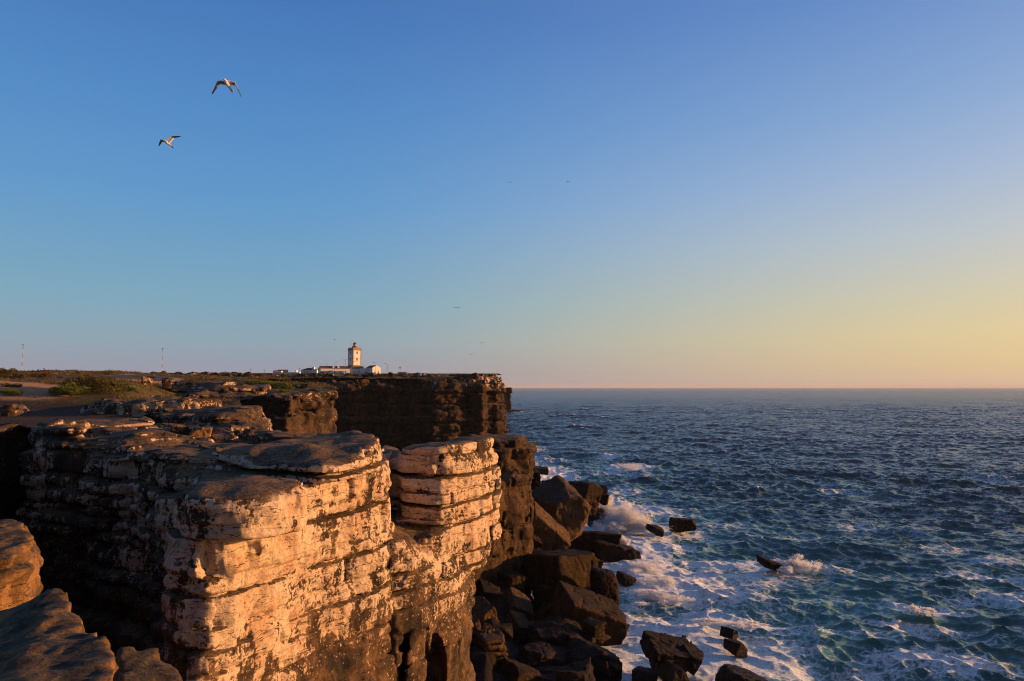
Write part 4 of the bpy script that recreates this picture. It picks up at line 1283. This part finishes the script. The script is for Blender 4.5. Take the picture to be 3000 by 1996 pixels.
# ------------------------------------------------------------------ spray
def spray_mat():
    m_, nb_, out = new_mat('sea_spray')
    d = nb_.n('ShaderNodeBsdfDiffuse', ins={'Color': (1, 1, 1, 1)})
    t = nb_.n('ShaderNodeBsdfTranslucent', ins={'Color': (1, 1, 1, 1)})
    tr = nb_.n('ShaderNodeBsdfTransparent')
    a = nb_.n('ShaderNodeMixShader', ins={0: .5, 1: d.outputs[0], 2: t.outputs[0]})
    c = nb_.n('ShaderNodeMixShader', ins={0: .35, 1: a.outputs[0], 2: tr.outputs[0]})
    nb_.t.links.new(c.outputs[0], out.inputs[0])
    return m_


M['spray'] = spray_mat()


def spray(lst, label, seed):
    """lst: (px, py, Y, rx, rz, ry, count) clouds of droplets rising from the water"""
    rg_ = np.random.default_rng(seed)
    C = []
    S = []
    for (px, py, Y, rx, rz, ry, cnt) in lst:
        cnt = int(cnt * 1.6)
        c = P(px, py, Y)
        nl = 26
        lobes = rg_.normal(size=(nl, 3)) * np.array([rx, ry, rz]) * .5
        lobes[:, 2] = np.abs(lobes[:, 2]) * 1.15
        lr = rg_.uniform(.18, .42, nl)
        k_ = rg_.integers(0, nl, cnt)
        d_ = rg_.normal(size=(cnt, 3)) * lr[k_][:, None] * np.array([rx, ry, rz]) * .62
        p_ = c + np.array([0, 0, 0]) + lobes[k_] + d_
        p_[:, 2] = np.maximum(p_[:, 2], -.1)
        C.append(p_)
        S.append(rg_.uniform(.016, .055, cnt) * (1 + (rg_.random(cnt) < .03) * 1.2))
    C = np.concatenate(C); S = np.concatenate(S)
    n_ = len(C)
    tet = np.array([(1, 1, 1), (-1, -1, 1), (-1, 1, -1), (1, -1, -1)], float) * .8
    Q = rg_.normal(size=(n_, 3, 3))
    Q, _ = np.linalg.qr(Q)
    vv_ = (np.einsum('nij,kj->nki', Q, tet) * S[:, None, None] + C[:, None, :]).reshape(-1, 3)
    fi = np.array([(0, 1, 2), (0, 3, 1), (0, 2, 3), (1, 3, 2)])
    ff_ = (np.arange(n_)[:, None, None] * 4 + fi[None]).reshape(-1, 3)
    tag(link('sea_spray', mesh_np('sea_spray', vv_, ff_, False), M['spray']), label, 'spray', None, 'stuff')


spray([(1825, 1540, 127, 3.4, 2.6, 2.4, 26000), (1800, 1560, 125, 1.8, 1.2, 1.6, 7000), (1865, 1555, 126, 3.0, 1.0, 2, 9000)], 'white wave bursting upward against the dark rocks', 1)
spray([(1775, 1480, 140, 1.9, 1.7, 2, 8000), (1800, 1500, 138, 2.6, .9, 2, 6000)], 'smaller burst of spray beyond the main splash', 2)
spray([(2335, 1660, 100, 1.7, .9, 1.4, 6000), (2300, 1676, 98, .8, .4, .8, 2000)], 'spray thrown up beside the slab-like sea rock', 3)
spray([(1820, 1592, 116, .9, .9, 1, 4000), (1925, 1706, 93, 2.2, .42, 2.0, 6000), (1945, 1752, 87, 2.4, .42, 1.8, 6000), (1890, 1666, 100, 2.2, .4, 2.0, 5000), (2085, 1822, 77, 1.5, .24, .7, 3000), (2180, 1834, 74, 1.6, .22, .7, 3000),
       (2700, 1795, 80, 1.1, .4, .8, 2500), (1845, 1372, 222, 4, .8, 2, 4000)], 'loose foam and droplets along the breaking crests', 4)
print('spray', round(time.time() - T0, 1))

# ------------------------------------------------------------------ lighthouse and buildings
M['white'] = flat_mat('whitewash', (.86, .84, .82), .85, .04, .8)
M['stone'] = flat_mat('tan_stone', (.33, .25, .17), .85, .15, 1.2)
M['roof'] = flat_mat('red_roof_tiles', (.14, .055, .04), .85, .2, 2.0)
M['redpaint'] = flat_mat('red_paint', (.26, .025, .02), .5, .1, 2.0)
M['glass'] = flat_mat('lantern_glass', (.55, .6, .6), .1, .05, 1.0, .6)
M['pane'] = flat_mat('dark_pane', (.03, .03, .035), .2, .1, 1.0, .6)
M['door'] = flat_mat('dark_door', (.07, .04, .025), .6)
M['metal'] = flat_mat('grey_metal', (.22, .21, .2), .5, .1, 3.0, .5)
M['wood'] = flat_mat('pole_wood', (.11, .08, .06), .9)
M['white_steel'] = flat_mat('white_steel', (.62, .60, .58), .6, .05)
M['red_steel'] = flat_mat('red_steel', (.26, .13, .11), .6, .05)
M['car_red'] = flat_mat('red_car_paint', (.22, .01, .012), .3, .05, 2.0, .6)
M['car_dark'] = flat_mat('dark_car_paint', (.02, .022, .028), .3, .05, 2.0, .6)
M['lamp_white'] = flat_mat('lamp_lens', (.8, .78, .7), .3, .05)
M['rubber'] = flat_mat('rubber', (.015, .015, .015), .8)
DL = 628.0


def gp(cx, cy, Y=DL):
    """point from the 5.89x lighthouse crop of the photo"""
    return P(850 + cx / 5.8925, 980 + cy / 5.8925, Y)


k5 = DL / F / 5.8925
base = gp(1087, 690)
gz_ = float(base[2])
s8 = 8.05
th = R(43)
LH = empty('lighthouse', gp(1110, 690, DL + 6), th * 1.0)
# local frame: x to the right along the sunlit face, y away from the viewer
LH.rotation_euler = (0, 0, th)
tag(LH, 'white square lighthouse tower with tan stone corners and a red lantern', 'lighthouse')
H0 = (690 - 228) * k5
hb = (690 - 545) * k5
hs2 = s8 / 2
m_ = MB(); m_.box(-hs2, hs2, -hs2, hs2, -2, H0 - 1.0); m_.build('wall', M['white'], LH)
for sx_ in (-1, 1):
    for sy_ in (-1, 1):
        m_ = MB()
        z = hb
        i = 0
        while z < H0 - 2.0:
            wq = .95 if i % 2 else .62
            x0, y0 = sx_ * (hs2 + .07), sy_ * (hs2 + .07)
            m_.box(min(x0, x0 - sx_ * wq), max(x0, x0 - sx_ * wq), min(y0, y0 - sy_ * wq), max(y0, y0 - sy_ * wq), z, z + .46)
            z += .48
            i += 1
        m_.build('quoin', M['stone'], LH)
m_ = MB(); e = hs2 + .12
m_.box(-e, e, -e, e, hb - .4, hb + .75); m_.build('base_band', M['stone'], LH)
m_ = MB(); zc = (690 - 408) * k5
m_.box(-e, e, -e, e, zc - .15, zc + .2); m_.build('string_course', M['stone'], LH)
m_ = MB(); e2 = hs2 + .1
zk = (690 - 270) * k5
m_.box(-e2, e2, -e2, e2, zk - .3, zk); m_.box(-e2 - .5, e2 + .5, -e2 - .5, e2 + .5, zk + .003, zk + .55); m_.box(-e2, e2, -e2, e2, zk + .553, H0); m_.build('parapet', M['stone'], LH)
for zwin in ((690 - 315) * k5, (690 - 432) * k5):
    for (ax_, sg) in (('y', -1), ('x', -1)):
        m_ = MB()
        if ax_ == 'y': m_.box(-.62, .62, -hs2 - .10, -hs2 + .2, zwin - 1.0, zwin + 1.0)
        else: m_.box(-hs2 - .10, -hs2 + .2, -.62, .62, zwin - 1.0, zwin + 1.0)
        wn = m_.build('window', M['stone'], LH)
        m_ = MB()
        if ax_ == 'y': m_.box(-.38, .38, -hs2 - .13, -hs2, zwin - .75, zwin + .75)
        else: m_.box(-hs2 - .13, -hs2, -.38, .38, zwin - .75, zwin + .75)
        m_.build('pane', M['pane'], wn)
m_ = MB(); m_.lathe([(2.2, H0 - .2), (2.2, H0 + .9), (2.4, H0 + .9), (2.4, H0 + 1.25), (1.7, H0 + 1.25)], 16); lb = m_.build('gallery', M['redpaint'], LH)
m_ = MB(); m_.lathe([(1.38, H0 + 1.25), (1.38, H0 + 3.2)], 12); m_.build('lantern', M['glass'], LH)
m_ = MB()
for a in range(8):
    t = a * math.pi / 4
    m_.tube([(1.4 * math.cos(t), 1.4 * math.sin(t), H0 + 1.2), (1.4 * math.cos(t), 1.4 * math.sin(t), H0 + 3.25)], .07, 4)
m_.tube([(0, 0, H0 + 1.2), (0, 0, H0 + 2.2)], [.45, .3], 8)
m_.build('glazing_bars', M['redpaint'], LH)
m_ = MB(); m_.lathe([(1.75, H0 + 3.15), (1.65, H0 + 3.4), (1.25, H0 + 4.0), (.55, H0 + 4.6), (.22, H0 + 4.85), (.26, H0 + 5.15), (.1, H0 + 5.4), (.03, H0 + 6.2)], 16); m_.build('dome', M['redpaint'], LH, True)
# two aerials on the tower roof
ant = gp(1050, 220, DL + 4)
for cx in (1036, 1070):
    p0 = gp(cx, 228, DL + 5); p1 = gp(cx, 105, DL + 5)
    r_ = empty('antenna', p0 - np.array([0, 0, .3]))
    tag(r_, 'thin forked aerial on the tower roof, ' + ('left of the two' if cx < 1050 else 'right of the two beside the lantern'), 'antenna', 'aerials on the tower roof')
    m_ = MB(); L_ = p1[2] - p0[2]
    m_.tube([(0, 0, 0), (0, 0, L_)], .07, 5); m_.build('mast', M['metal'], r_)
    m_ = MB(); m_.tube([(-.45, 0, L_ + .7), (-.3, 0, L_ - .3), (.3, 0, L_ - .3), (.45, 0, L_ + .7)], .05, 4); m_.build('fork', M['metal'], r_)


def house(name, cx0, cx1, cyt, cye, Y, depth, rot, label, roof='hip', cyg=692, wins=(), chim=(), rmat='roof', cat='building'):
    """white house: photo crop x-range of its front, ridge y and eave y"""
    a, c = gp(cx0, cyg, Y), gp(cx1, cyg, Y)
    w_ = (c[0] - a[0]) / max(math.cos(R(rot)), .3)
    root = empty(name, ((a[0] + c[0]) / 2, Y, a[2]), R(rot))
    tag(root, label, cat)
    he = (cyg - cye) * k5 * Y / DL
    hr = (cyg - cyt) * k5 * Y / DL
    m__ = MB(); m__.box(-w_ / 2, w_ / 2, 0, depth, -2.5, he); m__.build('wall', M['white'], root)
    o_ = .25
    if roof == 'flat':
        m__ = MB(); m__.box(-w_ / 2 - .1, w_ / 2 + .1, -.1, depth + .1, he + .003, he + .25); m__.build('roof', M[rmat], root)
    elif roof == 'hip':
        in_ = min(depth / 2, w_ / 2.2)
        m__ = MB(); m__.add([(-w_ / 2 - o_, -o_, he), (w_ / 2 + o_, -o_, he), (w_ / 2 + o_, depth + o_, he), (-w_ / 2 - o_, depth + o_, he), (-w_ / 2 + in_, depth / 2, hr), (w_ / 2 - in_, depth / 2, hr)],
                            [(0, 1, 5, 4), (1, 2, 5), (2, 3, 4, 5), (3, 0, 4), (3, 2, 1, 0)]); m__.build('roof', M[rmat], root)
    elif roof == 'gable':   # ridge along x
        m__ = MB(); m__.add([(-w_ / 2 - .05, -o_, he - .1), (w_ / 2 + .05, -o_, he - .1), (w_ / 2 + .05, depth / 2, hr), (-w_ / 2 - .05, depth / 2, hr), (-w_ / 2 - .05, depth + o_, he - .1), (w_ / 2 + .05, depth + o_, he - .1)],
                            [(0, 1, 2, 3), (3, 2, 5, 4)]); ro = m__.build('roof', M[rmat], root)
        so = ro.modifiers.new('thick', 'SOLIDIFY'); so.thickness = .22
        m__ = MB(); m__.add([(-w_ / 2, 0, he), (-w_ / 2, depth, he), (-w_ / 2, depth / 2, hr - .1), (w_ / 2, 0, he), (w_ / 2, depth, he), (w_ / 2, depth / 2, hr - .1)], [(0, 2, 1), (3, 4, 5), (0, 3, 5, 2), (1, 2, 5, 4)])
        m__.build('gable', M['white'], root)
    for (fx, z0, z1, ww, kind) in wins:
        x_ = -w_ / 2 + fx * w_
        m__ = MB(); m__.box(x_ - ww / 2, x_ + ww / 2, -.06, .1, z0, z1)
        m__.build(kind, M['pane' if kind == 'window' else 'door'], root)
    for (fx, ztop, ww) in chim:
        x_ = -w_ / 2 + fx * w_
        m__ = MB(); m__.box(x_ - ww / 2, x_ + ww / 2, .25, depth * .62, he - .2, ztop); m__.build('chimney', M['white'], root)
    return root


WN = 'window'
house('keeper_house', 560, 1075, 546, 586, 622, 8, 27, 'long white keepers building with red roof and two wall-like chimneys left of the tower', 'gable',
      wins=[(.1, 1.2, 2.8, .9, WN), (.25, 1.2, 2.8, .9, WN), (.42, 1.2, 2.8, .9, WN), (.58, 1.2, 2.8, .9, WN), (.74, 1.2, 2.8, .9, WN), (.9, .1, 2.6, 1.3, 'door')],
      chim=[(.38, 7.35, 1.4), (.53, 7.35, 1.4)])
house('annex', 515, 590, 580, 583, 626, 7, 27, 'flat white annex at the left end of the long building', 'flat', rmat='white')
house('keeper_house', 1078, 1262, 550, 590, 619, 7, 27, 'white wing with red roof right in front of the tower', 'gable', wins=[(.16, .9, 2.6, .8, WN), (.62, .9, 2.6, .8, WN)], chim=[(.98, 7.2, 1.2)])
house('annex', 1228, 1350, 588, 592, 616, 6, 26, 'plain white flat-roofed block right of the tower', 'flat', rmat='white')
house('keeper_house', 190, 458, 578, 616, 640, 9, 4, 'small white house with a hipped red roof left of the lighthouse yard', 'hip', wins=[(.25, .9, 2.7, .85, WN), (.41, .9, 2.7, .85, WN)], chim=[(.76, 6.6, 1.5)])
# gabled shed: gable end turned to the right
sh = gp(1420, 690, 612)
root = empty('shed', sh, R(42))
tag(root, 'white gabled store building with sunlit end wall right of the lighthouse', 'building')
w_, d_, he_, hr_ = 8.1, 11.0, (690 - 578) * k5, (690 - 534) * k5
m_ = MB(); m_.box(0, w_, 0, d_, -2.5, he_); m_.build('wall', M['white'], root)
m_ = MB(); m_.add([(0, 0, he_), (w_, 0, he_), (w_ / 2, 0, hr_ - .1), (0, d_, he_), (w_, d_, he_), (w_ / 2, d_, hr_ - .1)], [(0, 1, 2), (3, 5, 4), (0, 2, 5, 3), (1, 4, 5, 2)]); m_.build('gable', M['white'], root)
m_ = MB(); m_.add([(-.3, .15, he_ - .15), (w_ / 2, .15, hr_), (w_ + .3, .15, he_ - .15), (-.3, d_ + .2, he_ - .15), (w_ / 2, d_ + .2, hr_), (w_ + .3, d_ + .2, he_ - .15)], [(0, 1, 4, 3), (1, 2, 5, 4)])
ro = m_.build('roof', M['roof'], root); so = ro.modifiers.new('t', 'SOLIDIFY'); so.thickness = .2
for x_, z0, z1, nm in ((2.3, .1, 2.2, 'door'), (5.6, .1, 2.6, 'door')):
    m_ = MB(); m_.box(x_ - .5, x_ + .5, -.06, .1, z0, z1); m_.build(nm, M['door'], root)
# small flat hut on the cape
hut = house('hut', 1866, 2010, 650, 652, 560, 5.5, 12, 'small white flat-roofed hut alone on the cape', 'flat', cyg=706, rmat='white', wins=[(.28, .1, 2.2, .9, 'door'), (.72, 1.6, 2.2, 1.4, WN)])
m_ = MB(); m_.lathe([(.35, 0), (.35, 1.0), (.6, 1.1), (.6, 1.7), (.2, 2.1)], 8)
bc = m_.build('beacon', M['metal'], hut); bc.location = (-1.6, 2, 4.6)
# low houses farther left
def gp7(cx, cy): return ((700 + cx / 3.928 - 850) * 5.8925, (960 + cy / 3.928 - 980) * 5.8925)
a0 = gp7(118, 545); a1 = gp7(388, 524)
house('outbuilding', a0[0], a1[0], a1[1], a1[1] + 4, 660, 6, 2, 'long low white outbuilding at the left end of the village', 'flat', cyg=715, rmat='metal')
a0 = gp7(390, 540); a1 = gp7(485, 500)
house('cottage', a0[0], gp7(482, 0)[0], gp7(0, 492)[1], gp7(0, 507)[1], 655, 8, 4, 'white cottage with a red roof in the left group', 'gable', cyg=715, wins=[(.5, .6, 1.8, 1, WN)])
house('cottage', gp7(452, 0)[0], gp7(560, 0)[0], gp7(0, 483)[1], gp7(0, 512)[1], 664, 10, 18, 'taller white gabled cottage behind the red-roofed one', 'gable', cyg=715)
house('outbuilding', gp7(482, 0)[0], gp7(690, 0)[0], gp7(0, 516)[1], gp7(0, 518)[1], 650, 6, 2, 'low flat white outbuilding right of the cottages', 'flat', cyg=715, rmat='white', wins=[(.12, .2, 1.9, 1.6, WN)], chim=[(.83, 5.0, .9)])


def lamp_post(cx, cyt, arms, Y, label, cyb=690):
    b0, t0 = gp(cx, cyb, Y), gp(cx, cyt, Y)
    root_ = empty('street_lamp', b0)
    tag(root_, label, 'street lamp', 'street lamps round the lighthouse')
    h_ = t0[2] - b0[2]
    m__ = MB(); m__.tube([(0, 0, -2), (0, 0, h_ * .5), (0, 0, h_)], [.17, .14, .1], 6); m__.build('pole', M['metal'], root_)
    for s__ in arms:
        m__ = MB(); m__.tube([(0, 0, h_ - .1), (s__ * .6, 0, h_ + .3), (s__ * 2.0, 0, h_ + .55)], .07, 5); m__.build('arm', M['metal'], root_)
        m__ = MB(); m__.box(s__ * 1.8 - .5, s__ * 1.8 + .5, -.2, .2, h_ + .42, h_ + .68); m__.build('lamp_head', M['metal'], root_)
    return root_


lamp_post(772, 488, [1], 600, 'street lamp with one short arm before the long red roof')
lamp_post(950, 438, [-1, 1], 590, 'tall street lamp with two arms just left of the tower')
lamp_post(1153, 478, [-1], 590, 'street lamp with its arm crossing the sunlit tower face')
lamp_post(1478, 498, [-1], 590, 'street lamp in front of the gabled store building')
lamp_post(1676, 512, [-1], 590, 'lone street lamp standing right of all the large buildings')
lamp_post(1275, 523, [-1], 640, 'street lamp showing behind the wing right of the tower')


def pole(cx, cyt, cyb, Y, label, cross=True, name='utility_pole', r_=.14, mat='wood'):
    b0, t0 = gp(cx, cyb, Y), gp(cx, cyt, Y)
    root_ = empty(name, b0)
    tag(root_, label, name.replace('_', ' '), 'poles along the skyline')
    h_ = t0[2] - b0[2]
    m__ = MB(); m__.tube([(0, 0, -2), (0, 0, h_)], [r_, r_ * .75], 6); m__.build('pole', M[mat], root_)
    if cross:
        m__ = MB(); m__.box(-.9, .9, -.08, .08, h_ - .55, h_ - .4); m__.build('crossarm', M[mat], root_)
    return b0, h_


pole(162, 578, 690, 600, 'wooden utility pole just left of the hip-roofed house')
pole(357, 545, 690, 620, 'slim pole behind the hip-roofed house', False)
pole(1000, 440, 690, 600, 'thin bare pole against the left edge of the tower', False, 'flagpole', .1, 'metal')
pole(1055, 512, 690, 598, 'short bare pole before the shaded face of the tower', False, 'flagpole', .1, 'metal')
pole(1098, 560, 690, 598, 'shortest bare pole at the foot of the tower', False, 'flagpole', .1, 'metal')
pole(582, 430, 690, 620, 'tall whip aerial at the left end of the long building', False, 'aerial', .06, 'metal')
pole(628, 430, 690, 622, 'whip aerial with a small ball, second from the left end', False, 'aerial', .06, 'metal')
pole(643, 520, 690, 622, 'short mast on the left end of the long roof', False, 'aerial', .09, 'metal')
for cx7, t7, b7, lab in ((135, 472, 548, 'utility pole at the left end of the low outbuilding'), (296, 480, 545, 'utility pole before the low outbuilding'),
                         (-160, 498, 560, 'utility pole alone on the skyline left of the village'), (-765, 515, 570, 'small utility pole right of the second radio mast')):
    pole(gp7(cx7, 0)[0], gp7(0, t7)[1], gp7(0, b7)[1], 560, lab)
pole(gp7(-2480, 0)[0], gp7(0, 498)[1], gp7(0, 580)[1], 420, 'utility pole beside the striped radio mast at far left')
# round sign
r_ = empty('road_sign', gp(485, 690, 600))
tag(r_, 'round dark road sign on a post right of the hip-roofed house', 'road sign')
m_ = MB(); m_.tube([(0, 0, -2), (0, 0, 3.9)], .07, 5); m_.build('post', M['metal'], r_)
m_ = MB(); m_.tube([(0, -.12, 4.2), (0, -.05, 4.2)], .55, 16); m_.build('disc', M['car_dark'], r_)
# striped radio masts
def radio_mast(px, pyt, pyb, Y, label, lean=0):
    b0, t0 = P(px, pyb, Y), P(px, pyt, Y)
    root_ = empty('radio_mast', b0)
    root_.rotation_euler = (0, R(lean), 0)
    tag(root_, label, 'radio mast', 'striped radio masts on the skyline')
    h_ = t0[2] - b0[2]
    n_ = 7
    for i_ in range(n_):
        m__ = MB()
        z0, z1 = h_ * i_ / n_, h_ * (i_ + 1) / n_
        if i_ == 0: z0 = -4
        r0 = .55
        for a_ in range(3):
            t_ = a_ * 2.0944 + .4
            m__.tube([(r0 * math.cos(t_), r0 * math.sin(t_), z0), (r0 * math.cos(t_), r0 * math.sin(t_), z1)], .09, 4)
        nz_ = 6
        for j_ in range(nz_):
            za, zb_ = z0 + (z1 - z0) * j_ / nz_, z0 + (z1 - z0) * (j_ + 1) / nz_
            for a_ in range(3):
                t_, t2 = a_ * 2.0944 + .4, (a_ + 1) * 2.0944 + .4
                m__.tube([(r0 * math.cos(t_), r0 * math.sin(t_), za), (r0 * math.cos(t2), r0 * math.sin(t2), zb_)], .05, 3, False)
        m__.build('mast_section', M['red_steel' if i_ % 2 == 0 else 'white_steel'], root_)
    m__ = MB(); m__.box(-1.1, 1.1, -.2, .2, h_, h_ + .6); m__.build('antenna_head', M['metal'], root_)


radio_mast(62, 1011, 1098, 900, 'red and white radio mast at the far left of the skyline', 1.5)
radio_mast(474, 1022, 1100, 950, 'red and white radio mast above the road bend')


def car(cx, Y, mat, label, cyb=672):
    b0 = gp(cx, cyb, Y)
    root_ = empty('parked_car', b0, R(-12))
    tag(root_, label, 'car', 'cars parked by the lighthouse')
    m__ = MB()
    prof = [(-2.1, .35), (2.1, .35), (2.15, .75), (1.35, .92), (.7, 1.45), (-.9, 1.5), (-1.7, 1.0), (-2.1, .9)]
    vv_ = [(x, -.85, z) for x, z in prof] + [(x, .85, z) for x, z in prof]
    n_ = len(prof)
    m__.add(vv_, [tuple(range(n_)), tuple(reversed(range(n_, 2 * n_)))] + [(i_, i_ + n_, (i_ + 1) % n_ + n_, (i_ + 1) % n_) for i_ in range(n_)])
    m__.build('body', M[mat], root_, bevel=.08)
    m__ = MB(); m__.add([(-1.45, -.87, 1.02), (1.15, -.87, 1.0), (.62, -.87, 1.38), (-.85, -.87, 1.42)], [(0, 1, 2, 3)]); m__.build('side_window', M['pane'], root_)
    for x_ in (-1.3, 1.3):
        for y_ in (-.8, .8):
            m__ = MB(); m__.tube([(x_, y_ - .1, .33), (x_, y_ + .1, .33)], .34, 12); m__.build('wheel', M['rubber'], root_)
    for y_ in (-.6, .6):
        m__ = MB(); m__.box(2.1, 2.2, y_ - .18, y_ + .18, .6, .8); m__.build('headlight', M['lamp_white'], root_)


car(560, 604, 'car_red', 'red car parked at the left end of the long building')
car(616, 606, 'car_dark', 'dark car parked beside the red one')
car(1325, 600, 'car_dark', 'dark car half hidden by the block right of the tower', 682)
print('buildings', round(time.time() - T0, 1))

# ------------------------------------------------------------------ gulls
def gull_mat():
    m_, nb_, out = new_mat('gull_plumage')
    c = nb_.n('ShaderNodeAttribute', attribute_name='tone').outputs['Fac']
    geo = nb_.n('ShaderNodeNewGeometry')
    n_ = nb_.noise(geo.outputs['Position'], 30, 3)
    col = nb_.ramp(c, [(0, (.012, .012, .012)), (.18, (.02, .02, .022)), (.32, (.16, .15, .15)), (.55, (.22, .21, .21)), (.7, (.72, .70, .68)), (.9, (.75, .73, .7)), (1, (.6, .3, .03))])
    col = nb_.mix(nb_.m('MULTIPLY', n_, .15), col, (.3, .28, .26, 1))
    p = nb_.n('ShaderNodeBsdfPrincipled', ins={'Base Color': col, 'Roughness': .75, 'Specular IOR Level': .2})
    nb_.t.links.new(p.outputs[0], out.inputs[0])
    return m_


M['gull'] = gull_mat()


def gull_mesh(wl, wr, res=.011, yaw=0):
    """one continuous gull: body along +y (head), wings given as shoulder-elbow-wrist-tip points for each side"""
    pts = np.array(list(wl) + list(wr) + [(0, .32, .1), (0, -.38, -.05)])
    lo, hi = pts.min(0) - .14, pts.max(0) + .14
    g_ = Grid(lo[0], hi[0], lo[1], hi[1], lo[2], hi[2], res)
    X_, Y_, Z_ = np.meshgrid(g_.x, g_.y, g_.z, indexing='ij')
    PP = np.stack([X_, Y_, Z_], -1)

    def capsule(a, c, ra, rb, sq=(1, 1, 1)):
        a, c = np.array(a, np.float32), np.array(c, np.float32)
        s_ = np.array(sq, np.float32)
        q_ = (PP - a) / s_
        e_ = (c - a) / s_
        t_ = np.clip((q_ @ e_) / (e_ @ e_), 0, 1)
        return (np.linalg.norm(q_ - t_[..., None] * e_, axis=-1) - (ra + (rb - ra) * t_)) * min(sq), t_

    f_, _ = capsule((0, -.14, 0), (0, .10, .005), .055, .078)
    h_, _ = capsule((0, .10, .015), (0, .235, .03), .062, .048)
    f_ = smin(f_, h_, .06)
    bk, _ = capsule((0, .26, .028), (0, .335, .018), .018, .008)
    f_ = smin(f_, bk, .02)
    tl, _ = capsule((0, -.14, 0), (0, -.36, -.012), .055, .075, (1, 1, .16))
    f_ = smin(f_, tl, .05)
    tone = np.full(f_.shape, .85, np.float32)
    tone[bk < .004] = 1.0
    for wing in (wl, wr):
        ch = [.105, .10, .075, .018]
        wing = [np.array(w, float) for w in wing]
        for i_ in range(3):
            # a flat blade: signed distance in the plane spanned by the wing bone and the chord (y)
            a, c = wing[i_], wing[i_ + 1]
            e_ = c - a
            L_ = np.linalg.norm(e_)
            u_ = e_ / L_
            nrm = np.cross(u_, (0, 1, 0)); nrm /= np.linalg.norm(nrm)
            cd = np.cross(nrm, u_)
            q_ = PP - a.astype(np.float32)
            t_ = np.clip(q_ @ u_.astype(np.float32) / L_, 0, 1)
            r_ = q_ - (t_[..., None] * L_) * u_
            along = q_ @ u_.astype(np.float32)
            half = ch[i_] + (ch[i_ + 1] - ch[i_]) * t_
            dc = (r_ @ cd.astype(np.float32)) + half * .35
            dn_ = r_ @ nrm.astype(np.float32)
            over = np.maximum(np.maximum(-along, along - L_), 0)
            dd = np.sqrt(np.maximum(np.abs(dc) - half * .92, 0) ** 2 + (dn_ / 1.0) ** 2 + over ** 2) - .0125
            f_ = smin(f_, dd.astype(np.float32), .018)
            nearw = dd < .02
            edge = np.clip((-dc / (half + 1e-6) - .45) * 3, 0, 1)
            val = [.5, .48, .42][i_] + (.3 * edge if i_ < 2 else 0)
            if i_ == 2: val = np.where(t_ > .40, .08, .45)
            val = np.where((dc > half * .72), .82 if i_ < 2 else .3, val)
            tone = np.where(nearw & (h_ > .015) & (np.abs(PP[..., 0]) > .06), val, tone)
    v_, q_, at = surface_nets(f_, g_, {'tone': tone.astype(np.float32)})
    return mesh_np('gull', v_, q_, True, at)


def place_bird(me, px, py, Y, rot, label, scale=1.0, group='gulls in flight', name='gull'):
    o_ = bpy.data.objects.new(name, me)
    COL.objects.link(o_)
    o_.location = [float(t_) for t_ in P(px, py, Y)]
    o_.rotation_euler = [R(a) for a in rot]
    o_.scale = (scale,) * 3
    tag(o_, label, 'gull', group)
    return o_


def posed_gull(px, py, Y, body, wl, wr, label, size):
    """body = vector from head to tail; wings = wrist and tip seen from the viewer (x right, y away, z up), metres from the body"""
    yv = -np.array(body, float); yv /= np.linalg.norm(yv)
    zv = np.array((0, .25, 1.0)); zv -= yv * (zv @ yv); zv /= np.linalg.norm(zv)
    xv = np.cross(yv, zv)
    Rm = np.stack([xv, yv, zv], 1)
    ws = []
    for w in (wl, wr):
        q_ = [Rm.T @ np.array(p, float) for p in w]
        sgn = 1 if q_[0][0] > 0 else -1
        root_ = np.array((.05 * sgn, .07, .035))
        ws.append([root_, root_ * .42 + q_[0] * .58 + np.array((0, .02, .02)), q_[0], q_[1]])
    me = gull_mesh(ws[0], ws[1])
    me.materials.append(M['gull'])
    o_ = place_bird(me, px, py, Y, (0, 0, 0), label, size)
    o_.rotation_euler = Matrix(Rm.tolist()).to_euler()
    return o_


posed_gull(666, 247, 34, (.18, .40, -.30), [(-.42, .02, .10), (-.72, .12, -.38)], [(.30, .12, .08), (.56, .20, -.48)], 'gull with arched drooping wings, upper of the two large ones', 1.06)
posed_gull(492, 421, 46, (.30, .34, -.22), [(-.40, -.05, .20), (-.58, .05, -.13)], [(.24, .10, .46), (.68, .15, .50)], 'gull with one raised white wing, lower of the two large ones', 1.05)
g3 = gull_mesh([(-.05, .07, .04), (-.32, .08, .13), (-.48, .03, .14), (-.72, -.12, .04)], [(.05, .07, .04), (.32, .08, .13), (.48, .03, .14), (.72, -.12, .04)], .02)
g3.materials.append(M['gull'])
for px, py, Y, rz, lab in ((1339, 903, 130, 170, 'small distant gull with both wings spread above the cape'), (1495, 535, 230, 150, 'tiny gull high in the middle of the sky, left of two'),
                           (1664, 533, 220, 200, 'tiny gull high in the middle of the sky, right of two'), (1412, 1006, 180, 160, 'tiny gull over the tip of the cape, higher one'),
                           (1379, 1039, 200, 190, 'tiny gull over the tip of the cape, lower one'), (980, 995, 260, 100, 'speck of a gull left of the lighthouse lantern'),
                           (1264, 1018, 330, 170, 'faintest gull between the lighthouse and the cape')):
    place_bird(g3, px, py, Y, (8, 0, rz), lab)
place_bird(g3, 1557, 1743, 70, (10, 78, 20), 'pale gull banking low over the dark boulders', .8)
place_bird(g3, 1853, 1438, 120, (10, 70, 60), 'dark gull skimming the waves beyond the splash', .8)
print('done', round(time.time() - T0, 1))

# ------------------------------------------------------------------ sea air
hz = MB(); hz.box(-14500, 39800, -60, 46000, -3.5, 95)
hm, nb_, out = new_mat('haze')
pv = nb_.n('ShaderNodeVolumePrincipled', ins={'Color': (.86, .90, .97, 1), 'Density': 3.8e-5, 'Anisotropy': .1})
hm.node_tree.links.new(pv.outputs[0], out.inputs['Volume'])
tag(hz.build('haze', hm), 'thin sea haze paling the horizon', None, None, 'stuff')
